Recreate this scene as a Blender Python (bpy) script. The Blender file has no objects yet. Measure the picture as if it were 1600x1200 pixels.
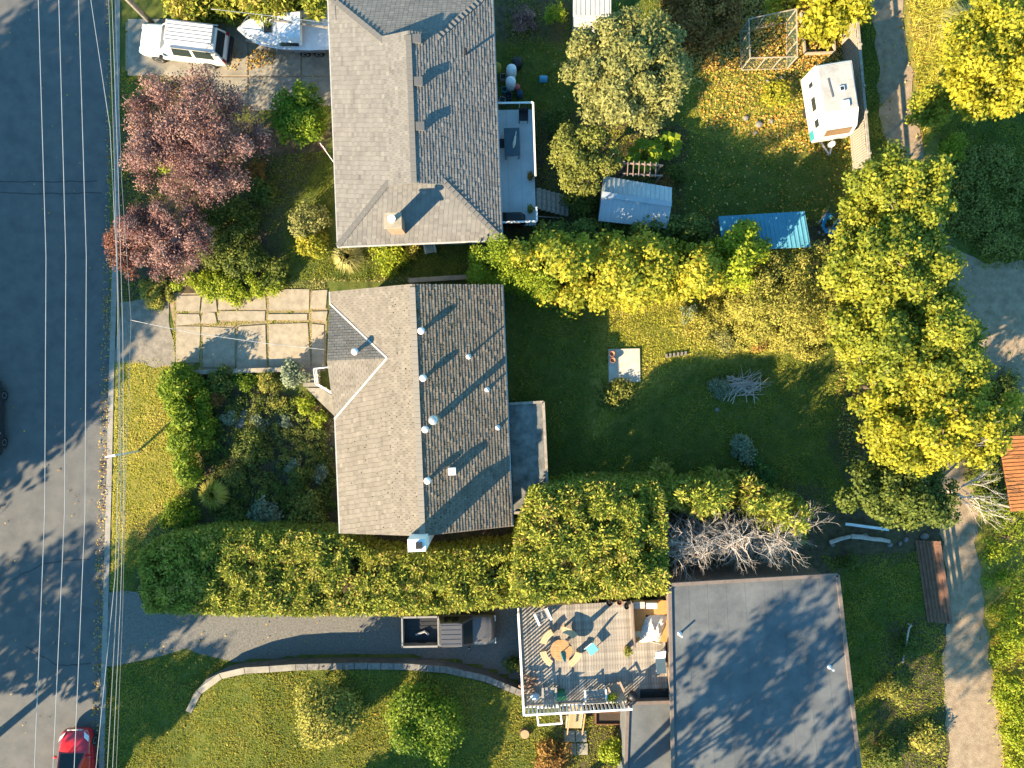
import bpy, math, random
import numpy as np
from mathutils import Vector, Matrix

# ---------------------------------------------------------------- camera, sky, sun, exposure
H = 39.6                      # camera height above the street (m)
F = 1109.0                    # focal length in photo pixels (1600 wide)
SC = bpy.context.scene
COL = SC.collection
SUN_EL = math.radians(24.5)
TO = Vector((0.75, 0.66, 0)).normalized()            # way the shadows fall
SUN_DIR = Vector((TO.x*math.cos(SUN_EL), TO.y*math.cos(SUN_EL), -math.sin(SUN_EL)))

cam_d = bpy.data.cameras.new('camera'); cam = bpy.data.objects.new('camera', cam_d); COL.objects.link(cam)
cam.location = (0, 0, H); cam.rotation_euler = (0, 0, 0)
cam_d.sensor_width = 36; cam_d.lens = F/1600*36; cam_d.clip_end = 2000
SC.camera = cam

world = bpy.data.worlds.new('World'); SC.world = world; world.use_nodes = True
wn = world.node_tree.nodes; wl = world.node_tree.links
sky = wn.new('ShaderNodeTexSky'); sky.sky_type = 'NISHITA'; sky.sun_disc = False
sky.sun_elevation = SUN_EL; sky.sun_rotation = math.atan2(-TO.x, -TO.y)
sky.air_density = 1.0; sky.dust_density = 0.0; sky.ozone_density = 2.0
tint = wn.new('ShaderNodeMix'); tint.data_type = 'RGBA'; tint.blend_type = 'MULTIPLY'; tint.inputs[0].default_value = 1.0
tint.inputs[7].default_value = (0.62, 1.06, 1.1, 1)      # clear deep blue autumn sky
wl.new(sky.outputs[0], tint.inputs[6]); wl.new(tint.outputs[2], wn['Background'].inputs[0]); wn['Background'].inputs[1].default_value = 0.092

sun_d = bpy.data.lights.new('sun', 'SUN'); sun = bpy.data.objects.new('sun', sun_d); COL.objects.link(sun)
sun_d.energy = 5.0; sun_d.angle = math.radians(0.6); sun_d.color = (1.0, 0.81, 0.54)
sun.rotation_euler = SUN_DIR.to_track_quat('-Z', 'Y').to_euler(); sun.location = (-30, -30, 40)

SC.view_settings.view_transform = 'Standard'; SC.view_settings.look = 'None'
SC.view_settings.gamma = 1; SC.view_settings.use_curve_mapping = False
SC.view_settings.exposure = 2.12
SC.cycles.max_bounces = 6; SC.cycles.diffuse_bounces = 3; SC.cycles.transparent_max_bounces = 4
SC.cycles.use_denoising = True

# ---------------------------------------------------------------- helpers
rnd = random.Random(7)
rng = np.random.default_rng(7)

def P(px, py, z=0.0):
    k = (H - z)/F
    return Vector(((px - 800)*k, (600 - py)*k, z))

def setp(o, label=None, cat=None, group=None, kind=None):
    if label: o['label'] = label
    if cat: o['category'] = cat
    if group: o['group'] = group
    if kind: o['kind'] = kind
    return o

def thing(name, label, cat, loc=(0, 0, 0), rz=0.0, group=None):
    o = bpy.data.objects.new(name, None); COL.objects.link(o)
    o.location = loc; o.rotation_euler = (0, 0, rz); o.empty_display_size = 0.2
    return setp(o, label, cat, group)

def copy_tree(o, parent=None):
    c = o.copy(); COL.objects.link(c)
    if parent: c.parent = parent
    for ch in list(o.children): copy_tree(ch, c)
    return c

def newmesh(name, verts, faces, mats, parent=None, smooth=False, mi=None, vals=None):
    me = bpy.data.meshes.new(name)
    me.from_pydata(verts, [], faces); 
    for m in (mats if isinstance(mats, (list, tuple)) else [mats]): me.materials.append(m)
    if mi is not None: me.polygons.foreach_set('material_index', mi)
    if smooth: me.polygons.foreach_set('use_smooth', [True]*len(me.polygons))
    if vals is not None:
        a = me.attributes.new('v', 'FLOAT', 'FACE'); a.data.foreach_set('value', vals)
    me.update()
    o = bpy.data.objects.new(name, me); COL.objects.link(o)
    if parent: o.parent = parent
    return o

def inst(src, parent, loc, rz=0.0):
    o = bpy.data.objects.new(src.name.split('.')[0], src.data); COL.objects.link(o)
    o.parent = parent; o.location = loc; o.rotation_euler = (0, 0, rz)
    return o

class MB:
    def __init__(s): s.v = []; s.f = []; s.m = []; s.val = []
    def add(s, vs, fs, mi=0, val=None):
        n = len(s.v); s.v += [tuple(v) for v in vs]
        for f in fs: s.f.append(tuple(i+n for i in f)); s.m.append(mi); s.val.append(rnd.random() if val is None else val)
    def box(s, c, d, rz=0.0, mi=0, taper=1.0, val=None):
        cx, cy, cz = c; dx, dy, dz = d[0]/2, d[1]/2, d[2]/2
        co, si = math.cos(rz), math.sin(rz); vs = []
        for z, t in ((-dz, 1), (dz, taper)):
            for x, y in ((-dx, -dy), (dx, -dy), (dx, dy), (-dx, dy)):
                x *= t; y *= t
                vs.append((cx+x*co-y*si, cy+x*si+y*co, cz+z))
        s.add(vs, [(3, 2, 1, 0), (4, 5, 6, 7), (0, 1, 5, 4), (1, 2, 6, 5), (2, 3, 7, 6), (3, 0, 4, 7)], mi, val)
    def beam(s, p, q, w, h, mi=0):
        p, q = Vector(p), Vector(q); d = (q-p).normalized()
        up = Vector((0, 0, 1)) if abs(d.z) < 0.95 else Vector((1, 0, 0))
        a = d.cross(up).normalized()*w/2; b = a.cross(d).normalized()*h/2
        vs = [p-a-b, p+a-b, p+a+b, p-a+b, q-a-b, q+a-b, q+a+b, q-a+b]
        s.add(vs, [(0, 1, 2, 3), (7, 6, 5, 4), (1, 0, 4, 5), (2, 1, 5, 6), (3, 2, 6, 7), (0, 3, 7, 4)], mi)
    def tube(s, path, radii, n=6, mi=0, cap=True):
        path = [Vector(p) for p in path]
        if not isinstance(radii, (list, tuple)): radii = [radii]*len(path)
        rings = []
        for i, p in enumerate(path):
            d = (path[min(i+1, len(path)-1)] - path[max(i-1, 0)])
            d = d.normalized() if d.length > 1e-6 else Vector((0, 0, 1))
            up = Vector((0, 0, 1)) if abs(d.z) < 0.9 else Vector((1, 0, 0))
            a = d.cross(up).normalized(); b = a.cross(d).normalized()
            rings.append([p + (a*math.cos(t)+b*math.sin(t))*radii[i] for t in [2*math.pi*k/n for k in range(n)]])
        s.loft(rings, mi, cap)
    def loft(s, rings, mi=0, cap=True):
        n = len(rings[0]); vs = [v for r in rings for v in r]; fs = []
        for i in range(len(rings)-1):
            for k in range(n):
                k2 = (k+1) % n
                fs.append((i*n+k, i*n+k2, (i+1)*n+k2, (i+1)*n+k))
        if cap:
            fs.append(tuple(range(n))[::-1]); fs.append(tuple((len(rings)-1)*n+k for k in range(n)))
        s.add(vs, fs, mi)
    def lathe(s, prof, c=(0, 0, 0), n=16, mi=0):
        rings = [[Vector((c[0]+r*math.cos(2*math.pi*k/n), c[1]+r*math.sin(2*math.pi*k/n), c[2]+z)) for k in range(n)] for r, z in prof]
        s.loft(rings, mi, True)
    def prism(s, poly, z0, z1, mi=0):
        n = len(poly)
        area = sum(poly[i][0]*poly[(i+1) % n][1]-poly[(i+1) % n][0]*poly[i][1] for i in range(n))
        if area < 0: poly = poly[::-1]
        vs = [(p[0], p[1], z0) for p in poly]+[(p[0], p[1], z1) for p in poly]
        fs = [tuple(range(n))[::-1], tuple(range(n, 2*n))]+[(i, (i+1) % n, n+(i+1) % n, n+i) for i in range(n)]
        s.add(vs, fs, mi)
    def build(s, name, mats, parent=None, smooth=False, vals=False):
        return newmesh(name, s.v, s.f, mats, parent, smooth, s.m, s.val if vals else None)

def box_obj(name, c, d, m, parent, rz=0.0, taper=1.0):
    b = MB(); b.box((0, 0, 0), d, 0, taper=taper); o = b.build(name, m, parent); o.location = c; o.rotation_euler = (0, 0, rz); return o

# ---------------------------------------------------------------- materials
MAT = {}
def mat(name, c1, c2=None, rough=0.8, scale=6.0, bump=0.0, bscale=None, metal=0.0, spec=0.3, detail=6, emit=None, alpha=None, coat=0):
    if name in MAT: return MAT[name]
    m = bpy.data.materials.new(name); m.use_nodes = True; nt = m.node_tree; N = nt.nodes; Lk = nt.links
    b = N['Principled BSDF']; b.inputs['Roughness'].default_value = rough; b.inputs['Metallic'].default_value = metal
    b.inputs['Specular IOR Level'].default_value = spec
    if coat: b.inputs['Coat Weight'].default_value = coat
    tc = N.new('ShaderNodeTexCoord')
    if c2 is None: c2 = tuple(x*0.75 for x in c1)
    nz = N.new('ShaderNodeTexNoise'); nz.inputs['Scale'].default_value = scale; nz.inputs['Detail'].default_value = detail; nz.inputs['Roughness'].default_value = 0.65
    Lk.new(tc.outputs['Object'], nz.inputs['Vector'])
    r = N.new('ShaderNodeValToRGB'); r.color_ramp.elements[0].position = 0.32; r.color_ramp.elements[1].position = 0.68
    r.color_ramp.elements[0].color = (*c2, 1); r.color_ramp.elements[1].color = (*c1, 1)
    Lk.new(nz.outputs[0], r.inputs[0]); Lk.new(r.outputs[0], b.inputs['Base Color'])
    if bump:
        n2 = N.new('ShaderNodeTexNoise'); n2.inputs['Scale'].default_value = bscale or scale*6; n2.inputs['Detail'].default_value = 4
        Lk.new(tc.outputs['Object'], n2.inputs['Vector'])
        bp = N.new('ShaderNodeBump'); bp.inputs['Strength'].default_value = bump; bp.inputs['Distance'].default_value = 0.05
        Lk.new(n2.outputs[0], bp.inputs['Height']); Lk.new(bp.outputs[0], b.inputs['Normal'])
    MAT[name] = m; return m

def vmat(name, cols, rough=0.85, trans=0.0, spec=0.2, noise=0.0, nscale=3.0):
    """colour read from the per-face value v through a ramp; optional translucency for leaves"""
    if name in MAT: return MAT[name]
    m = bpy.data.materials.new(name); m.use_nodes = True; nt = m.node_tree; N = nt.nodes; Lk = nt.links
    b = N['Principled BSDF']; b.inputs['Roughness'].default_value = rough; b.inputs['Specular IOR Level'].default_value = spec
    at = N.new('ShaderNodeAttribute'); at.attribute_name = 'v'
    r = N.new('ShaderNodeValToRGB'); e = r.color_ramp.elements
    while len(e) < len(cols): e.new(0.5)
    if trans: cols = [(c[0]*1.3, c[1]*1.48, c[2]*1.15) for c in cols]
    for i, c in enumerate(cols): e[i].position = i/(len(cols)-1); e[i].color = (*c, 1)
    src = at.outputs['Fac']
    if noise:
        tc = N.new('ShaderNodeTexCoord'); nz = N.new('ShaderNodeTexNoise'); nz.inputs['Scale'].default_value = nscale; nz.inputs['Detail'].default_value = 5
        Lk.new(tc.outputs['Object'], nz.inputs['Vector'])
        mr = N.new('ShaderNodeMapRange'); mr.inputs[1].default_value = 0.3; mr.inputs[2].default_value = 0.7; mr.inputs[3].default_value = -noise; mr.inputs[4].default_value = noise
        Lk.new(nz.outputs[0], mr.inputs[0])
        ad = N.new('ShaderNodeMath'); ad.operation = 'ADD'; Lk.new(src, ad.inputs[0]); Lk.new(mr.outputs[0], ad.inputs[1]); src = ad.outputs[0]
    Lk.new(src, r.inputs[0]); Lk.new(r.outputs[0], b.inputs['Base Color'])
    if trans:
        tr = N.new('ShaderNodeBsdfTranslucent'); Lk.new(r.outputs[0], tr.inputs['Color'])
        mx = N.new('ShaderNodeMixShader'); mx.inputs[0].default_value = trans
        Lk.new(b.outputs[0], mx.inputs[1]); Lk.new(tr.outputs[0], mx.inputs[2]); Lk.new(mx.outputs[0], N['Material Output'].inputs[0])
    MAT[name] = m; return m

def glass_mat(name='window_glass', col=(0.02, 0.028, 0.03)):
    m = mat(name, col, col, rough=0.12, spec=0.2); return m

M_ASPH = mat('asphalt', (0.125, 0.122, 0.115), (0.085, 0.085, 0.085), 0.9, 1.2, 0.35, 60)
M_CONC = mat('concrete', (0.35, 0.295, 0.215), (0.22, 0.185, 0.135), 0.9, 2.5, 0.2, 40)
M_CONC_OLD = mat('concrete_old', (0.30, 0.27, 0.215), (0.17, 0.15, 0.12), 0.92, 1.6, 0.25, 30)
M_GRAVEL = mat('gravel', (0.19, 0.178, 0.16), (0.10, 0.095, 0.085), 0.95, 9, 0.6, 45)
M_DIRT = mat('dirt', (0.33, 0.25, 0.165), (0.19, 0.138, 0.088), 0.95, 2.2, 0.5, 25)
M_WHITE = mat('white_paint', (0.76, 0.75, 0.72), (0.66, 0.65, 0.62), 0.5, 3)
M_WHITEMET = mat('white_metal', (0.72, 0.72, 0.71), (0.60, 0.60, 0.60), 0.4, 4)
M_WALL = mat('house_siding', (0.48, 0.45, 0.40), (0.40, 0.37, 0.33), 0.8, 4)
M_BARK = mat('bark', (0.13, 0.095, 0.065), (0.06, 0.045, 0.032), 0.95, 9, 0.6, 40)
M_DEADWOOD = mat('dead_wood', (0.50, 0.44, 0.38), (0.32, 0.27, 0.23), 0.9, 6)
M_WOODW = mat('weathered_wood', (0.33, 0.285, 0.235), (0.19, 0.16, 0.13), 0.9, 5, 0.3, 40)
M_WOODT = mat('teak', (0.42, 0.25, 0.11), (0.30, 0.16, 0.065), 0.6, 5)
M_BLACK = mat('black_plastic', (0.02, 0.02, 0.022), (0.014, 0.014, 0.016), 0.5, 4)
M_RUBBER = mat('tyre_rubber', (0.022, 0.022, 0.022), (0.015, 0.015, 0.015), 0.85, 6)
M_CHROME = mat('bright_metal', (0.55, 0.55, 0.56), (0.45, 0.45, 0.46), 0.3, 5, metal=0.9)
M_GLASS = glass_mat()
M_STONE = mat('stone', (0.23, 0.21, 0.19), (0.12, 0.11, 0.10), 0.9, 5, 0.4, 20)

# ---------------------------------------------------------------- numpy mesh helpers
def npmesh(name, V, nper, mats, parent=None, vals=None, smooth=False):
    """V: (N*nper,3) vertices, consecutive nper make one face"""
    n = len(V)//nper
    me = bpy.data.meshes.new(name)
    me.vertices.add(len(V)); me.vertices.foreach_set('co', np.asarray(V, dtype=np.float32).ravel())
    me.loops.add(n*nper); me.loops.foreach_set('vertex_index', np.arange(n*nper, dtype=np.int32))
    me.polygons.add(n); me.polygons.foreach_set('loop_start', np.arange(0, n*nper, nper, dtype=np.int32))
    me.polygons.foreach_set('loop_total', np.full(n, nper, dtype=np.int32))
    me.materials.append(mats)
    if vals is not None:
        a = me.attributes.new('v', 'FLOAT', 'FACE'); a.data.foreach_set('value', np.asarray(vals, dtype=np.float32))
    me.update(calc_edges=True)
    o = bpy.data.objects.new(name, me); COL.objects.link(o)
    if parent: o.parent = parent
    return o

def unit(a): return a/np.maximum(np.linalg.norm(a, axis=1, keepdims=True), 1e-6)

def leaf_quads(p, t, n, L, W):
    b = unit(np.cross(n, t)); t = unit(t)
    L = L[:, None]; W = W[:, None]
    lift = unit(np.cross(t, b))*L*0.08
    V = np.stack([p-t*L/2, p+b*W/2+lift, p+t*L/2, p-b*W/2+lift], 1)
    return V.reshape(-1, 3)

def blob_leaves(blobs, nleaf, L, W, mode='broad', flat=0.6, seed=0):
    """blobs: (n,4) centre+radius, returns verts, vals"""
    g = np.random.default_rng(seed)
    B = np.asarray(blobs, float); vol = B[:, 3]**2; cnt = np.maximum((nleaf*vol/vol.sum()).astype(int), 4)
    idx = np.repeat(np.arange(len(B)), cnt); N = len(idx)
    d = unit(g.normal(size=(N, 3))+np.array([0, 0, 0.35]))
    r = B[idx, 3]*(0.25+0.95*g.random(N)**0.6)
    p = B[idx, :3]+d*r[:, None]*np.array([1, 1, 0.8])+g.normal(size=(N, 3))*(0.16*B[idx, 3])[:, None]
    p[:, 2] = np.maximum(p[:, 2], 0.03)
    if mode == 'broad':
        n = unit(d*0.6+np.array([0, 0, flat])+g.normal(size=(N, 3))*0.45)
        t = np.cross(n, g.normal(size=(N, 3)))
    else:           # sprays point outward and up
        t = unit(d*np.array([1, 1, .5])+np.array([0, 0, 0.2])+g.normal(size=(N, 3))*0.4)
        n = unit(g.normal(size=(N, 3))*0.45+d*.3+np.array([0, 0, 0.9]))
    Ls = L*(0.65+0.7*g.random(N)); Ws = W*(0.65+0.7*g.random(N))
    bv = g.random(len(B))
    vals = np.clip(0.45*bv[idx]+0.55*g.random(N), 0, 1)
    return leaf_quads(p, t, n, Ls, Ws), vals

def limbs(mb, base, tips, r0, g, trunk_top=0.45):
    """tapered trunk with limbs that reach the clumps"""
    base = Vector(base); c = Vector((sum(t[0] for t in tips)/len(tips), sum(t[1] for t in tips)/len(tips), sum(t[2] for t in tips)/len(tips)))
    fork = base.lerp(c, trunk_top); fork.z = base.z+(c.z-base.z)*trunk_top
    mid = base.lerp(fork, .5)+Vector((g.uniform(-.1, .1), g.uniform(-.1, .1), 0))
    mb.tube([base-Vector((0, 0, .05)), mid, fork], [r0, r0*.8, r0*.65], 7)
    for t in tips:
        t = Vector(t[:3]); m = fork.lerp(t, .5)+Vector((g.uniform(-.15, .15), g.uniform(-.15, .15), 0.12*(t-fork).length))
        mb.tube([fork, m, t], [r0*.45, r0*.25, r0*.07], 5)

def crown_blobs(c, R, n, rb, seed=0, lower=-0.25):
    g = random.Random(seed); out = []
    for i in range(n):
        while True:
            d = Vector((g.gauss(0, 1), g.gauss(0, 1), g.gauss(0, 1))).normalized()
            if d.z > lower: break
        k = g.uniform(0.45, 0.95) if i % 4 else g.uniform(0.1, 0.5)
        out.append((c[0]+d.x*R[0]*k, c[1]+d.y*R[1]*k, c[2]+d.z*R[2]*k, rb*g.uniform(0.65, 1.3)))
    return out

def pip(x, y, poly):
    x = np.asarray(x); y = np.asarray(y); ins = np.zeros(x.shape, bool); n = len(poly)
    for i in range(n):
        x1, y1 = poly[i][:2]; x2, y2 = poly[(i+1) % n][:2]
        c = ((y1 > y) != (y2 > y)) & (x < (x2-x1)*(y-y1)/((y2-y1) if y2 != y1 else 1e-9)+x1)
        ins ^= c
    return ins

def edist(x, y, poly):
    d = np.full(np.shape(x), 1e9); n = len(poly)
    for i in range(n):
        x1, y1 = poly[i][:2]; x2, y2 = poly[(i+1) % n][:2]
        dx, dy = x2-x1, y2-y1; t = np.clip(((x-x1)*dx+(y-y1)*dy)/(dx*dx+dy*dy+1e-9), 0, 1)
        d = np.minimum(d, np.hypot(x-x1-t*dx, y-y1-t*dy))
    return d

def sample_poly(poly, dens, g):
    xs = [p[0] for p in poly]; ys = [p[1] for p in poly]
    A = (max(xs)-min(xs))*(max(ys)-min(ys)); n = int(A*dens)
    x = g.uniform(min(xs), max(xs), n); y = g.uniform(min(ys), max(ys), n); k = pip(x, y, poly)
    return x[k], y[k]

# ---------------------------------------------------------------- terrain
WALLPX = [(297, 1110), (308, 1085), (330, 1060), (362, 1044), (400, 1037), (470, 1032), (560, 1030), (640, 1031), (700, 1036), (760, 1050), (815, 1074), (985, 1110), (2200, 1120)]
def wall_h(px): return float(np.interp(px, [190, 297, 330, 420, 700, 815, 900, 1060, 1300], [0, .12, .4, .85, .85, .7, .6, .4, 0]))
def gz(x, y):
    px = 800+x*F/H; py = 600-y*F/H
    if -150 < px < 170: return -0.16
    yw = float(np.interp(px, [p[0] for p in WALLPX], [p[1] for p in WALLPX])) if px >= 297 else 1110+(297-px)*1.2
    d = (py-yw)/8.0
    return wall_h(px)*min(max(d+0.5, 0), 1) if px > 170 else 0.0
def G(px, py):
    v = P(px, py); z = gz(v.x, v.y); v = P(px, py, max(z, 0)); v.z = z; return v
def gpoly(pts, z=0.0): return [tuple(P(a, b, z)[:2]) for a, b in pts]

KERB = [(181, -500), (178, 0), (177, 300), (172, 480), (168, 620), (165, 760), (161, 900), (157, 1050), (152, 1250), (145, 1700)]
def kerb_x(py): return float(np.interp(py, [k[1] for k in KERB], [k[0] for k in KERB]))

def ragged(pts, step=0.5, amp=0.12, seed=1):
    g = random.Random(seed); out = []
    for i in range(len(pts)):
        a, b = Vector(pts[i]), Vector(pts[(i+1) % len(pts)]); n = max(int((b-a).length/step), 1)
        for k in range(n):
            q = a.lerp(b, k/n); out.append((q.x+g.uniform(-amp, amp), q.y+g.uniform(-amp, amp)))
    return out

# ground colour fields: bare soil, dry turf, and sunlight painted into two lawn patches
BARE = [gpoly([(312, 590), (520, 640), (528, 830), (320, 800)]), gpoly([(195, 190), (520, 200), (440, 330), (430, 460), (190, 470)]),
        gpoly([(840, 180), (1070, 200), (1060, 350), (840, 360)]), gpoly([(740, 350), (1320, 350), (1320, 470), (740, 450)]),
        gpoly([(775, 0), (900, 0), (880, 60), (780, 60)]), gpoly([(1040, 0), (1330, 0), (1330, 120), (1060, 110)]),
        gpoly([(215, 820), (1280, 760), (1310, 900), (1040, 920), (800, 960), (220, 960)]), gpoly([(880, 1080), (985, 1080), (985, 1250), (860, 1250)]),
        gpoly([(1270, 790), (1470, 810), (1470, 870), (1280, 880)]), gpoly([(1390, 980), (1480, 960), (1480, 1250), (1350, 1250)]),
        gpoly([(1300, 700), (1350, 560), (1480, 600), (1500, 800), (1360, 800)])]
DRY_OR_SUNLIT = [gpoly([(175, 570), (250, 560), (320, 590), (280, 760), (165, 900)]), gpoly([(1410, -100), (1480, -100), (1480, 250), (1440, 260)]),
       gpoly([(1530, 800), (1800, 780), (1800, 1300), (1560, 1300)]), gpoly([(950, 450), (1320, 450), (1300, 520), (1060, 570), (930, 670)]), gpoly([(1090, 120), (1250, 100), (1300, 225), (1180, 230), (1080, 190)])]  # last two outlines are sunlit patches, their brightness painted into the turf

def make_ground():
    xs = np.concatenate([[-400, -150, -60], np.arange(-31, 31.01, 0.28), [60, 150, 400]])
    ys = np.concatenate([[-400, -150, -50], np.arange(-24, 24.01, 0.28), [50, 150, 400]])
    X, Y = np.meshgrid(xs, ys); X = X.ravel(); Y = Y.ravel()
    Z = np.array([gz(a, b) for a, b in zip(X, Y)])
    g = np.random.default_rng(3)
    inner = (np.abs(X) < 31) & (np.abs(Y) < 24) & (Z > -0.1)
    Z = Z+np.where(inner, g.normal(size=len(X))*0.012-0.015, -0.01)
    nx, ny = len(xs), len(ys)
    V = np.stack([X, Y, Z], 1)
    I = np.arange(nx*ny).reshape(ny, nx)
    q = np.stack([I[:-1, :-1], I[:-1, 1:], I[1:, 1:], I[1:, :-1]], -1).reshape(-1, 4)
    me = bpy.data.meshes.new('ground'); me.from_pydata(V.tolist(), [], q.tolist())
    bare = np.zeros(len(X)); dry = np.zeros(len(X))
    for p in BARE: bare = np.maximum(bare, np.where(pip(X, Y, p), 1, np.clip(1-edist(X, Y, p)/0.6, 0, 1)))
    for p in DRY_OR_SUNLIT: dry = np.maximum(dry, np.where(pip(X, Y, p), 1, np.clip(1-edist(X, Y, p)/1.0, 0, 1)))  # field also carries the painted sunlight of the two lawn patches
    for nm, d in (('bare', bare), ('dry', dry)):
        a = me.attributes.new(nm, 'FLOAT', 'POINT'); a.data.foreach_set('value', d.astype(np.float32))
    m = bpy.data.materials.new('ground_soil_and_turf'); m.use_nodes = True; N = m.node_tree.nodes; Lk = m.node_tree.links
    b = N['Principled BSDF']; b.inputs['Roughness'].default_value = 0.95; b.inputs['Specular IOR Level'].default_value = 0.1
    tc = N.new('ShaderNodeTexCoord')
    def noise(s, d=6):
        n = N.new('ShaderNodeTexNoise'); n.inputs['Scale'].default_value = s; n.inputs['Detail'].default_value = d; n.inputs['Roughness'].default_value = .7
        Lk.new(tc.outputs['Object'], n.inputs['Vector']); return n.outputs[0]
    def ramp(src, c1, c2, a=.35, z=.65):
        r = N.new('ShaderNodeValToRGB'); r.color_ramp.elements[0].position = a; r.color_ramp.elements[1].position = z
        r.color_ramp.elements[0].color = (*c1, 1); r.color_ramp.elements[1].color = (*c2, 1); Lk.new(src, r.inputs[0]); return r.outputs[0]
    def mix(f, a, b_):
        x = N.new('ShaderNodeMix'); x.data_type = 'RGBA'; Lk.new(f, x.inputs[0]); Lk.new(a, x.inputs[6]); Lk.new(b_, x.inputs[7]); return x.outputs[2]
    green = ramp(noise(1.3), (0.05, 0.075, 0.016), (0.12, 0.125, 0.028))
    dry_sunlit_c = ramp(noise(2.5), (0.17, 0.165, 0.028), (0.31, 0.25, 0.065))
    soil = ramp(noise(3.5), (0.05, 0.036, 0.024), (0.115, 0.085, 0.055))
    def attrf(nm, add):
        at = N.new('ShaderNodeAttribute'); at.attribute_name = nm
        s = N.new('ShaderNodeMath'); s.operation = 'ADD'; Lk.new(at.outputs['Fac'], s.inputs[0])
        mr = N.new('ShaderNodeMapRange'); mr.inputs[1].default_value = .3; mr.inputs[2].default_value = .7; mr.inputs[3].default_value = -add; mr.inputs[4].default_value = add*.4
        Lk.new(noise(1.8), mr.inputs[0]); Lk.new(mr.outputs[0], s.inputs[1]); s.use_clamp = True; return s.outputs[0]
    c = mix(attrf('dry', .5), green, dry_sunlit_c); c = mix(attrf('bare', .55), c, soil)
    Lk.new(c, b.inputs['Base Color'])
    bp = N.new('ShaderNodeBump'); bp.inputs['Strength'].default_value = .7; bp.inputs['Distance'].default_value = .06
    Lk.new(noise(14), bp.inputs['Height']); Lk.new(bp.outputs[0], b.inputs['Normal'])
    me.materials.append(m); o = bpy.data.objects.new('ground', me); COL.objects.link(o); o['kind'] = 'structure'
make_ground()

def sheet(name, poly, z, m, kind='structure', seed=1, rag=0.0, thick=0.03):
    if rag: poly = ragged(poly, 0.6, rag, seed)
    b = MB(); b.prism(poly, z-thick, z)
    o = b.build(name, m); o['kind'] = kind; return o

# road, kerb
road_poly = [tuple(P(-150, 3000)[:2]), tuple(P(-135, -1800)[:2])]+[tuple(P(x, y)[:2]) for x, y in [(181, -1800)]+KERB+[(145, 3000)]]
sheet('road', road_poly, -0.12, M_ASPH, thick=0.03)
ROAD = bpy.data.objects['road']
for k, pts in enumerate(([(-40, 284), (60, 284), (165, 283)], [(-40, 300), (70, 303), (172, 301)], [(20, 905), (70, 880), (150, 872)], [(40, 1010), (90, 1040), (150, 1036)])):
    b = MB(); g = random.Random(k); v = []
    for (a, c), (d, e) in zip(pts[:-1], pts[1:]):
        for i in range(8): v.append(P(a+(d-a)*i/8, c+(e-c)*i/8+g.uniform(-1.2, 1.2), -.12))
    for p, q in zip(v[:-1], v[1:]): n = Vector((0, .03, 0)); b.add([p-n+Vector((0, 0, .004)), q-n+Vector((0, 0, .004)), q+n+Vector((0, 0, .004)), p+n+Vector((0, 0, .004))], [(0, 1, 2, 3)])
    b.build('tar_seam', mat('tar', (.05, .05, .052)), ROAD)
kb = MB()
kpts = [P(x, y) for x, y in KERB]
for a, c in zip(kpts[:-1], kpts[1:]):
    n = max(int((c-a).length/3), 1)
    for k in range(n):
        p, q = a.lerp(c, k/n), a.lerp(c, (k+1)/n); d = (q-p).normalized(); p, q = p+d*.01, q-d*.01; s = Vector((-d.y, d.x, 0))
        if s.x < 0: s = -s
        z1 = 0.02
        vs = [p+Vector((0, 0, -.15)), q+Vector((0, 0, -.15)), q+s*.34+Vector((0, 0, -.15)), p+s*.34+Vector((0, 0, -.15)),
              p+s*.05+Vector((0, 0, z1)), q+s*.05+Vector((0, 0, z1)), q+s*.34+Vector((0, 0, z1)), p+s*.34+Vector((0, 0, z1))]
        kb.add(vs, [(0, 1, 2, 3), (7, 6, 5, 4), (1, 0, 4, 5), (2, 1, 5, 6), (3, 2, 6, 7), (0, 3, 7, 4)])
for k in range(14):
    y0 = -700+k*150; a, c = P(-137, y0), P(-139, y0+149); kb.beam(a+Vector((-.17, 0, -.065)), c+Vector((-.17, 0, -.065)), .32, .17)
kb.build('kerb', mat('kerb_concrete', (0.30, 0.275, 0.235), (0.2, 0.18, 0.155), .9, 2, .2, 30))['kind'] = 'structure'

# driveway slabs of the middle house
drive = sheet('driveway', gpoly([(262, 458), (512, 455), (508, 580), (285, 580)]), -0.004, M_DIRT)
SLABS = []
for row in ([(462, 486), (462, 486), (460, 485), (452, 485), (452, 484)], [(489, 507), (488, 506), (488, 500), (490, 501), (488, 500)], [(511, 568), (511, 575), (509, 577), (507, 578), (507, 577)]):
    xr = [(277, 312), (316, 338), (342, 416), (420, 482), (486, 510)] if row[0][0] < 500 else [(277, 312), (316, 367), (371, 416), (420, 483), (487, 508)]
    for (x0, x1), (y0, y1) in zip(xr, row): SLABS.append((x0, y0, x1, y1))
g = random.Random(11)
for x0, y0, x1, y1 in SLABS:
    j = lambda: g.uniform(-2.4, 2.4)
    pl = gpoly([(x0+j(), y0+j()), (x1+j(), y0+j()), (x1+j(), y1+j()), (x0+j(), y1+j())])
    b = MB(); b.prism(pl, -0.06, 0.035+g.uniform(-.012, .012)); b.build('slab', M_CONC, drive)
sheet('driveway_apron', gpoly([(190, 470), (262, 462), (274, 575), (240, 572), (176, 562)]), 0.012, mat('worn_apron', (.27, .235, .185), (.15, .13, .105), .95, 3, .5, 40), rag=.12, seed=4)
up = sheet('upper_driveway', gpoly([(196, 35), (516, 25), (520, 165), (430, 175), (330, 140), (196, 110)]), -0.002, M_DIRT)
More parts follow.
